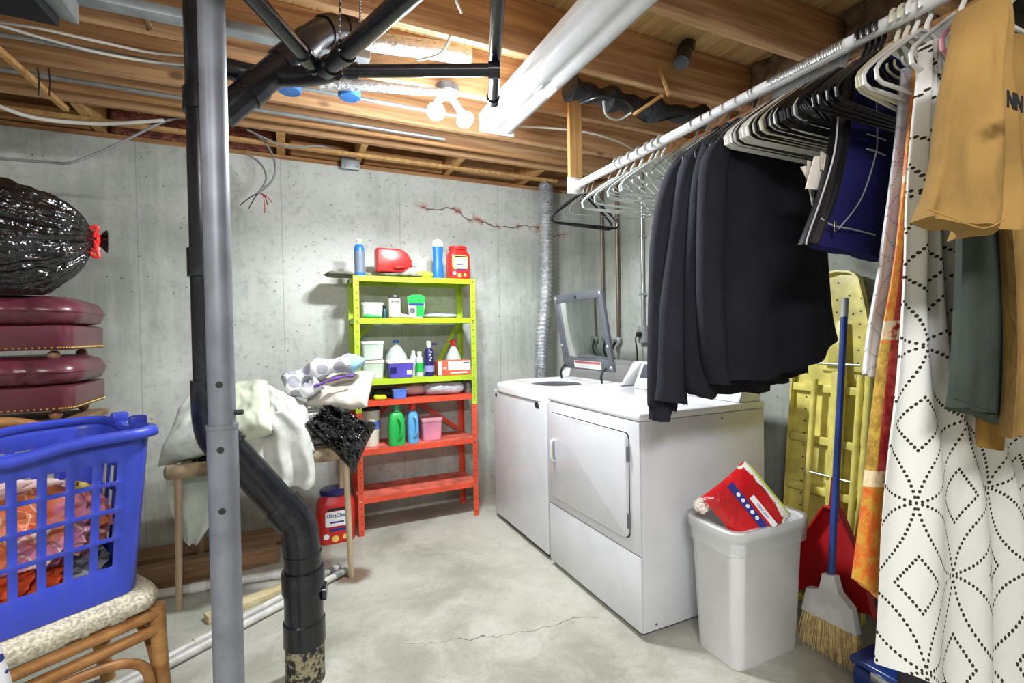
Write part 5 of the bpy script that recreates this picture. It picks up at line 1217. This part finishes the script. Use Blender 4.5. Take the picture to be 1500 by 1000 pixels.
cl = [('orange and pink checked towel crumpled at the middle of the basket', plaid(), (.22, .12, .70), .13, (1.2, .9, .8)),
      ('yellow and cream crumpled cloth at the lower left of the basket', cloth('cream_yellow', (236, 204, 110)), (.46, .12, .64), .12, (1.1, .9, .9)),
      ('red orange cloth at the bottom of the basket', cloth('red_orange', (206, 84, 44)), (.33, .12, .565), .11, (1.5, .9, .62)),
      ('pink cloth bunched near the corner of the basket', cloth('pink_cloth', (222, 140, 158)), (.12, .14, .68), .085, (.9, 1, 1.1)),
      ('black and white cloth in the bottom corner of the basket', cloth('grey_white', (150, 150, 156), var=.6), (.15, .14, .555), .075, (1.3, 1, .8)),
      ('lilac cloth pressed against the basket bars', cloth('lilac', (190, 140, 186)), (.28, .10, .62), .07, (1, .7, 1)),
      ('pale blue cloth on top of the pile in the basket', cloth('pale_blue', (176, 196, 214)), (.42, .22, .76), .11, (1.3, 1, .45)),
      ('pink edged white towel lying across the top of the basket pile', cloth('white_pink', (226, 196, 190)), (.27, .26, .79), .11, (1.4, 1, .3)),
      ('olive striped cloth at the rim side of the pile', cloth('olive', (170, 150, 76)), (.13, .27, .74), .08, (1.1, 1, .6))]
for k, (lab, mt, (a, b, z), r, sc) in enumerate(cl):
    p_ = CP(a+.02, b+.06, z); crumple('laundry', lab, 'cloth', p_, r, mt, 30+k, sc, n=4, amp=.45)
# ================================================================ footstools and black bag
fc, bc = at(105, 500, D=1.98), at(158, 500, D=2.38)
sd = Vector((bc.x-fc.x, bc.y-fc.y, 0)).normalized(); fd = Vector((sd.y, -sd.x, 0));
if fd.x > 0: fd = -fd
WF = .50; DF = (Vector((bc.x, bc.y))-Vector((fc.x, fc.y))).length
oc = Vector((fc.x, fc.y, 0))+fd*WF/2+sd*DF/2
M_vin = plain('maroon_vinyl', (94, 42, 52), .3, var=.12, vs_=7, bump=.15, bs=40, spec=.6); M_brass = plain('brass', (206, 176, 104), .3, 1); M_cast = plain('caster_wood', (150, 110, 84), .4)
def oring(g, z, r=.06, wob=0): return [oc+fd*a+sd*b+Vector((0, 0, z)) for a, b in rrect(-WF/2-g, WF/2+g, -DF/2-g, DF/2+g, r, 7)]
def stool(z, lab, seed, tz=.135, bz=.095):
    t = thing('footstool', lab, 'footstool', (oc.x, oc.y, z), group='stacked maroon footstools')
    for a in (-.17, .17):
        for b in (-.15, .15):
            c_ = oc+fd*a+sd*b; w = MB().sphere(c_+P3(0, 0, z+.022), .022, 14, 10).build('caster', M_cast, t); MB().cyl(c_+P3(0, 0, z+.03), c_+P3(0, 0, z+.05), .009, 8).build('stem', M_steel, w)
    MB().loops([oring(-.012, z+.045, .04), oring(-.008, z+.05, .04), oring(-.004, z+.05+bz, .05), oring(-.02, z+.056+bz, .05)]).build('box_base', M_vin, t, smooth=50)
    m = MB(); per = oring(-.006, z+.054, .04)
    pts = []
    for i in range(len(per)):
        a, b = per[i], per[(i+1) % len(per)]; k = max(1, int((b-a).length/.019))
        pts += [a.lerp(b, q/k) for q in range(k)]
    for p_ in pts: m.sphere(p_, .0046, 6, 4)
    m.build('nail_heads', M_brass, t, stuff=True)
    zt_ = z+.05+bz
    rings = []
    for g, dz in ((-.05, .004), (-.0, .018), (.012, .05), (.014, .062), (.012, .075), (-.004, .105), (-.05, .125), (-.13, tz), (-.2, tz+.004)):
        ring = oring(g, zt_+dz, max(.05, .11+g*.3))
        ring = [v+Vector((0, 0, 0))+(v-oc-Vector((0, 0, v.z))).normalized()*(.012*max(0, math.sin((v-oc).dot(fd)*55+seed))*(1 if .015 < dz < .11 else 0)*math.exp(-(((v-oc).dot(fd)+.12-.03*seed)/.10)**2)*-1.0 if abs((v-oc).dot(sd)) > DF/2-.03 else 0) for v in ring]
        rings.append(ring)
    # refine the rings so that the creases show
    def fine(r_): 
        o_ = []
        for i in range(len(r_)):
            a, b = r_[i], r_[(i+1) % len(r_)]; k = 14 if i % 8 == 7 else 1
            o_ += [a.lerp(b, q/k) for q in range(k)]
        return o_
    rings = [fine(r_) for r_ in rings]
    for ri, r_ in enumerate(rings[1:7]):
        for v in r_:
            d = v-oc; a_, b_ = d.dot(fd), d.dot(sd)
            if b_ < -DF/2+.03: v -= sd*(-.014*max(0, math.sin(a_*105+seed))*math.exp(-((a_+.09)/.055)**2))
    MB().loops(rings).build('cushion', M_vin, t, smooth=60)
    MB().tube(fine(oring(.014, zt_+.062, .11)), .0035, 6, closed=True).build('welt', M_vin, t)
    return t
zs0 = .925
stool(zs0, 'lower maroon vinyl footstool of the stack, on brown casters', 0, .115, .09)
stool(zs0+.245, 'upper maroon vinyl footstool of the stack, directly under the black bag', 1, .12, .09)
st_ = thing('side_table', 'plain small side table hidden behind the basket, carrying the footstools', 'table', (oc.x, oc.y, 0))
MB().prism([(oc.x+a*fd.x+b*sd.x, oc.y+a*fd.y+b*sd.y) for a, b in ((-.25, -.2), (.25, -.2), (.25, .2), (-.25, .2))], 'z', .895, .9245, .004).build('table_top', M_lumber, st_)
for a in (-.22, .22):
    for b in (-.17, .17): c_ = oc+fd*a+sd*b; MB().cyl(c_, c_+P3(0, 0, .896), .016, 10).build('leg', M_lumber, st_)
gb = thing('garbage_bag', 'stuffed black garbage bag tied with red handles on the footstools', 'bag', (oc.x, oc.y, 1.435))
kx = at(143, 352, D=2.12); gd = Vector((-.93, -.30, 0)).normalized(); gs_ = Vector((-gd.y, gd.x, 0)); prof = [(0, .018), (.02, .05), (.05, .105), (.09, .15), (.14, .187), (.2, .212), (.28, .23), (.4, .238), (.5, .235), (.6, .21), (.68, .15), (.72, .06)]
def gring(x_, r_, n=220):
    o_ = []
    for k in range(n):
        a = 2*PI*k/n; fall = math.exp(-x_/.13)
        rr = r_*(1+.12*fall*math.sin(a*13+x_*6)+.07*fall*math.sin(a*31+2+x_*3)+.018*math.sin(a*47+8*nz((a, x_*4, 0), 1, 2))+.03*math.sin(a*5+x_*9)*min(1, x_*5))
        p_ = kx+gd*x_+gs_*(rr*math.cos(a))+Vector((0, 0, rr*math.sin(a)*.98-.03*min(1, x_*6)))
        p_ += (p_-kx-gd*x_).normalized()*(nz(p_, 9, 3)*.016+nz((p_.x*34, p_.y*34, p_.z*60), 1, 5)*.007)*min(1, x_*8)
        p_.z = max(p_.z, 1.437); o_.append(p_)
    return o_
xsg = [(0, .018)]; cp_ = curve([(a, b, 0) for a, b in prof], 8)
M_bag = MT('black_bag_film', (12, 12, 15), .16, spec=.9); co = M_bag.co(scale=(1, 1, 1)); M_bag.bump(M_bag.noise(co, 20, 3, .5, 1.5), .55, .012); M_bag.bump(M_bag.vor(co, 75), .35, .004); M_bag = M_bag.m
MB().loops([gring(p_.x, max(p_.y, .01)) for p_ in cp_]).build('bag_body', M_bag, gb, smooth=70)
MB().loops([[kx-gd*x_+gs_*(r_*math.cos(2*PI*k/32)*(1+.3*math.sin(k*2.4)))+P3(0, 0, r_*math.sin(2*PI*k/32)*(1+.3*math.sin(k*1.9))) for k in range(32)] for x_, r_ in ((-.0, .016), (.012, .022), (.024, .036), (.034, .04))]).build('gathered_neck', M_bag, gb)
M_tie = plain('tie_red', (220, 44, 34), .35)
MB().tube([kx+gs_*(.024*math.cos(a))+P3(0, 0, .024*math.sin(a)) for a in [2*PI*k/14 for k in range(14)]], .009, 8, closed=True).build('tie', M_tie, gb)
for s_, e_ in ((1, .05), (-1, -.075), (-1, -.05)):
    MB().tube(curve([kx-_f*.03, kx-_f*.045-gd*.02+P3(0, 0, e_*.4), kx-_f*.05-gd*.035+P3(0, 0, e_), kx-_f*.04-gd*.005+P3(0, 0, e_*.9), kx-_f*.035+P3(0, 0, e_*.2)], 4), .0075, 8).build('tie_loop', M_tie, gb)
# ================================================================ table with bedding
tb = thing('wooden_table', 'low wooden table with thin round legs, heaped with pillows and bedding', 'table', (-.1, 2.9, 0))
M_tw = plain('table_wood', (150, 132, 104), .7, var=.25, vs_=14)
MB().bb(-.47, .34, 2.66, 3.20, .63, .655, .004).build('table_top', M_tw, tb)
MB().tube([P3(-.505, 2.655, .648), P3(-.495, 2.655, .648), P3(.33, 2.655, .648)], [.022, .034, .034], 16).build('front_rail', M_tw, tb)
for (x, y), (x2, y2) in (((-.471, 2.689), (-.455, 2.665)), ((.287, 2.645), (.272, 2.66)), ((-.45, 3.2), (-.44, 3.17)), ((.30, 3.17), (.29, 3.15))):
    MB().tube([P3(x, y, 0), P3(x2, y2, .632)], [.0135, .0165], 12).build('leg', M_dowel, tb)
def qpillow(name, label, cat, BL, BR, TR, TL, th, m, seed, wr=.012, n=26, off=0, sq=5, parent=None, crk=0):
    P_ = [at(*q[:2], D=q[2]) for q in (BL, BR, TR, TL)]
    nrm = (P_[1]-P_[0]).cross(P_[3]-P_[0]).normalized(); nrm = nrm if nrm.dot(_f) < 0 else -nrm
    b = bmesh.new(); g = {}
    for s_ in (1, -1):
        for i in range(n+1):
            for j in range(n+1):
                if s_ == -1 and (i in (0, n) or j in (0, n)): g[(s_, i, j)] = g[(1, i, j)]; continue
                u, v = i/n, j/n; U, W_ = 2*u-1, 2*v-1
                h_ = (max(0, 1-abs(U)**sq)*max(0, 1-abs(W_)**sq))**.5
                pin = .045
                u2, v2 = .5+(u-.5)*(1-pin*(1-W_*W_)*abs(U)), .5+(v-.5)*(1-pin*(1-U*U)*abs(W_))
                p_ = P_[0].lerp(P_[1], u2).lerp(P_[3].lerp(P_[2], u2), v2)
                q = Vector((u*3, v*3, seed))
                ridge = abs(nz(q, 1.1, seed))*-1.5+.35
                p_ = p_+nrm*(s_*th/2*h_+wr*ridge*(.4+.6*h_)+wr*.5*nz(q, 3, seed+1)+crk*(.5-2*abs(nz(q, 4.2, seed+3)))+crk*.4*(.5-2*abs(nz(q, 10, seed+5)))) 
                g[(s_, i, j)] = b.verts.new(p_)
    for s_ in (1, -1):
        for i in range(n):
            for j in range(n):
                try: b.faces.new((g[(s_, i, j)], g[(s_, i+1, j)], g[(s_, i+1, j+1)], g[(s_, i, j+1)]))
                except ValueError: pass
    mb = MB(); mb.bm.free(); mb.bm = b; o = mb.build(name, m, parent, smooth=70)
    return tag(o, label, cat)
M_pil = cloth('pillow_sage', (206, 214, 190), wr=.6); M_pil2 = cloth('pillow_pale', (198, 206, 196), wr=.6); M_sheet = cloth('sheet_white', (208, 210, 202), wr=.7); M_beige = cloth('bedding_beige', (206, 200, 186), wr=.7)
qpillow('pillow', 'sage green pillow slumping off the left end of the wooden table', 'pillow', (232, 684, 2.26), (345, 650, 2.22), (372, 566, 2.50), (285, 574, 2.52), .15, M_pil2, 2, .018)
qpillow('pillow', 'smooth pale green pillow lying right of the steel post on the table', 'pillow', (325, 652, 2.2), (400, 632, 2.24), (392, 558, 2.52), (330, 566, 2.52), .13, M_pil, 5, .012)
qpillow('bedding', 'rumpled grey white bedding mound between the pillow and the wire basket', 'bedding', (380, 650, 2.42), (462, 664, 2.42), (450, 590, 2.66), (392, 562, 2.6), .14, M_sheet, 9, .03)
o = hung('sheet', [(352, 618, 420, 600), (344, 640, 450, 630), (340, 665, 458, 662), (342, 690, 462, 696), (344, 712, 460, 712)], 2.585, .05, M_sheet, amp=.03, nf=3, seed=3, nu=40, nv=26)
tag(o, 'white sheet falling over the front of the table beside the black slanting pipe', 'sheet')
o = hung('sheet', [(244, 685, 335, 685), (243, 715, 330, 720), (250, 745, 318, 752), (262, 772, 304, 775), (272, 796, 290, 796)], 2.76, .02, M_pil2, amp=.012, nf=2, seed=6)
tag(o, 'pale sheet tail hanging ragged behind the left table leg', 'sheet')
def crinkle(name, label, c, r, seed, sc, m=M_bag): return crumple(name, label, 'bag', c, r, m, seed, sc, n=5, amp=.5)
qpillow('black_bag', 'crumpled black plastic bag drooping over the front corner of the table', 'bag', (446, 622, 2.50), (520, 694, 2.47), (552, 622, 2.56), (474, 592, 2.58), .15, M_bag, 31, .05, n=60, crk=.02)
crinkle('black_bag', 'small black plastic poking out beneath the sage pillow', at(305, 672, D=2.34), .055, 9, (1.1, 1, .6))
wb = thing('wire_basket', 'small dark wire basket of folded bedding on the table', 'basket', tuple(P3(.15, 2.93, .656)))
X0, X1, Y0, Y1 = .03, .27, 2.82, 3.04; m = MB()
for z in (.66, .71, .76, .81, .855):
    m.tube([P3(X0, Y0, z), P3(X1, Y0, z), P3(X1, Y1, z), P3(X0, Y1, z)], .0022 if z < .85 else .004, 6, closed=True)
for k in range(8):
    x = lerp(X0, X1, k/7); [m.cyl((x, y, .657), (x, y, .855), .0018, 6) for y in (Y0, Y1)]
    y = lerp(Y0, Y1, k/7); [m.cyl((x_, y, .657), (x_, y, .855), .0018, 6) for x_ in (X0, X1)]
m.build('wire_frame', M_hg, wb)
for k in range(4):
    sheetz('folded_sheet', ('lowest folded white sheet inside the wire basket', 'second folded white sheet up inside the wire basket', 'third folded white sheet up inside the wire basket', 'topmost folded white sheet inside the wire basket')[k], 'sheet', .15, 2.93, .662+.047*k, .22, .2, .046, M_sheet, 40+k, amp=.008)
qpillow('bedding', 'beige bedding laid over the wire basket, drooping toward the shelf', 'bedding', (446, 592, 2.62), (538, 596, 2.66), (552, 545, 2.86), (462, 552, 2.86), .085, M_beige, 12, .02)
def towel():
    t = MT('dotted_towel', (200, 200, 204), .95); co = t.co(); v = t.vor(co, 14, rnd=.3); x, y, z = t.xyz(co)
    c = t.mix(v.lt(.5), (224, 224, 226), (158, 158, 166)); t.base(c); t.bump(t.noise(co, 150, 2), .5, .004); t.bump(t.noise(co, 9, 3), .5, .02); return t.m
M_tow = towel()
tw = thing('towel', 'grey towel with white rings rolled on top of the bedding, pale blue end', 'towel', tuple(at(470, 560, D=2.68)))
MB().tube(curve([at(430, 562, D=2.70), at(450, 547, D=2.70), at(480, 537, D=2.70), at(515, 533, D=2.72)], 7), [.05+.012*math.sin(k*.7) for k in range(22)], 20).build('roll', M_tow, tw, smooth=70)
MB().tube(curve([at(424, 548, D=2.66), at(428, 568, D=2.62), at(450, 572, D=2.60), at(468, 560, D=2.62)], 7), [.038+.006*math.sin(k) for k in range(22)], 18).build('tail', M_tow, tw, smooth=70)
MB().tube(curve([at(508, 533, D=2.72), at(520, 533, D=2.72), at(527, 538, D=2.72)], 4), [.052]*6+[.054, .05, .03], 18).build('blue_end', plain('towel_blue', (150, 196, 216), .9, bump=.5, bs=100), tw, smooth=70)
tag(MB().tube(curve([at(460, 566, D=2.58), at(480, 558, D=2.60), at(500, 552, D=2.63), at(518, 550, D=2.66)], 5), [.008+.003*math.sin(k) for k in range(16)], 8).build('ribbon_cloth', plain('purple_cloth', (112, 70, 160), .7)), 'thin purple patterned cloth sandwiched under the dotted towel', 'cloth')
# ================================================================ floor clutter: pipes and lumber
def pvc(a, b, r, label, coll=None):
    a, b = Vector(a), Vector(b); t = thing('plastic_pipe', label, 'pipe', (a.x, a.y, 0)); MB().cyl(a, b, r, 16).build('tube', M_pvc, t)
    d = (b-a).normalized()
    for c0, c1, m in coll or (): MB().tube([a.lerp(b, c0), a.lerp(b, c1)], r+.003, 16).build('coupling', m, t)
    return t
def fl(px_, py_, h_): p_ = at(px_, py_, Z=h_); return p_
pvc(fl(200, 872, .022)+P3(-.3, 0, 0), fl(421, 838, .022), .021, 'thick old white pipe on the floor in front of the brown plank', [(.55, .62, M_white), (.93, 1.0, M_white)])
a_, b_ = fl(240, 966, .017), fl(497, 829, .017); d_ = (b_-a_).normalized()
pvc(a_-d_*.18, b_, .0155, 'thin white pipe on the floor, the farther of the long pair', [(.93, .955, M_conduit), (.985, 1, M_conduit), (.28, .31, M_cable)])
a_, b_ = fl(225, 984, .02), fl(507, 835, .02); d_ = (b_-a_).normalized()
pvc(a_-d_*.35, b_, .0165, 'thin white pipe on the floor, the nearer and longer of the pair', [(.94, .97, M_conduit), (.985, 1, M_conduit)])
def beam(a, b, w_, h_, label, m, back=(0, 1, 0)):
    a, b = Vector(a), Vector(b); d = (b-a).normalized(); n = Vector((-d.y, d.x, 0)); n = n if n.y > 0 else -n
    mb = MB().bar(a+n*w_/2+P3(0, 0, h_/2), b+n*w_/2+P3(0, 0, h_/2), w_, h_, bev=.003); return tag(mb.build('lumber', m), label, 'lumber')
beam(fl(222, 866, 0)+P3(-.25, -.03, 0), fl(408, 824, 0), .14, .09, 'dark weathered beam lying on the floor under the table', M_lumber)
beam(fl(306, 915, 0), fl(420, 868, 0), .065, .03, 'short pale yellow board on the floor beside the long white pipes', M_pale)
p0_, p1_ = fl(240, 850, 0), fl(540, 790, 0)
beam(P3(-1.0, 3.25, 0), P3(.12, 3.27, 0), .18, .05, 'low dark plank against the back wall beneath the table', M_lumber)
# patterned cloth at the bottom left corner
mp_ = MT('speckled_cotton', (226, 228, 232), .85); co = mp_.co(); mp_.base(mp_.mix(mp_.vor(co, 26).lt(.2), (228, 230, 234), (44, 56, 130)))
o = hung('patterned_cloth', [(-90, 925, -2, 938), (-90, 965, 8, 965), (-90, 1010, 19, 1010), (-90, 1060, 26, 1060), (-90, 1150, 30, 1150)], 1.28, .04, mp_.m, amp=.008, nf=2, seed=2)
tag(o, 'white cloth with blue specks just entering the frame beside the chair', 'cloth')
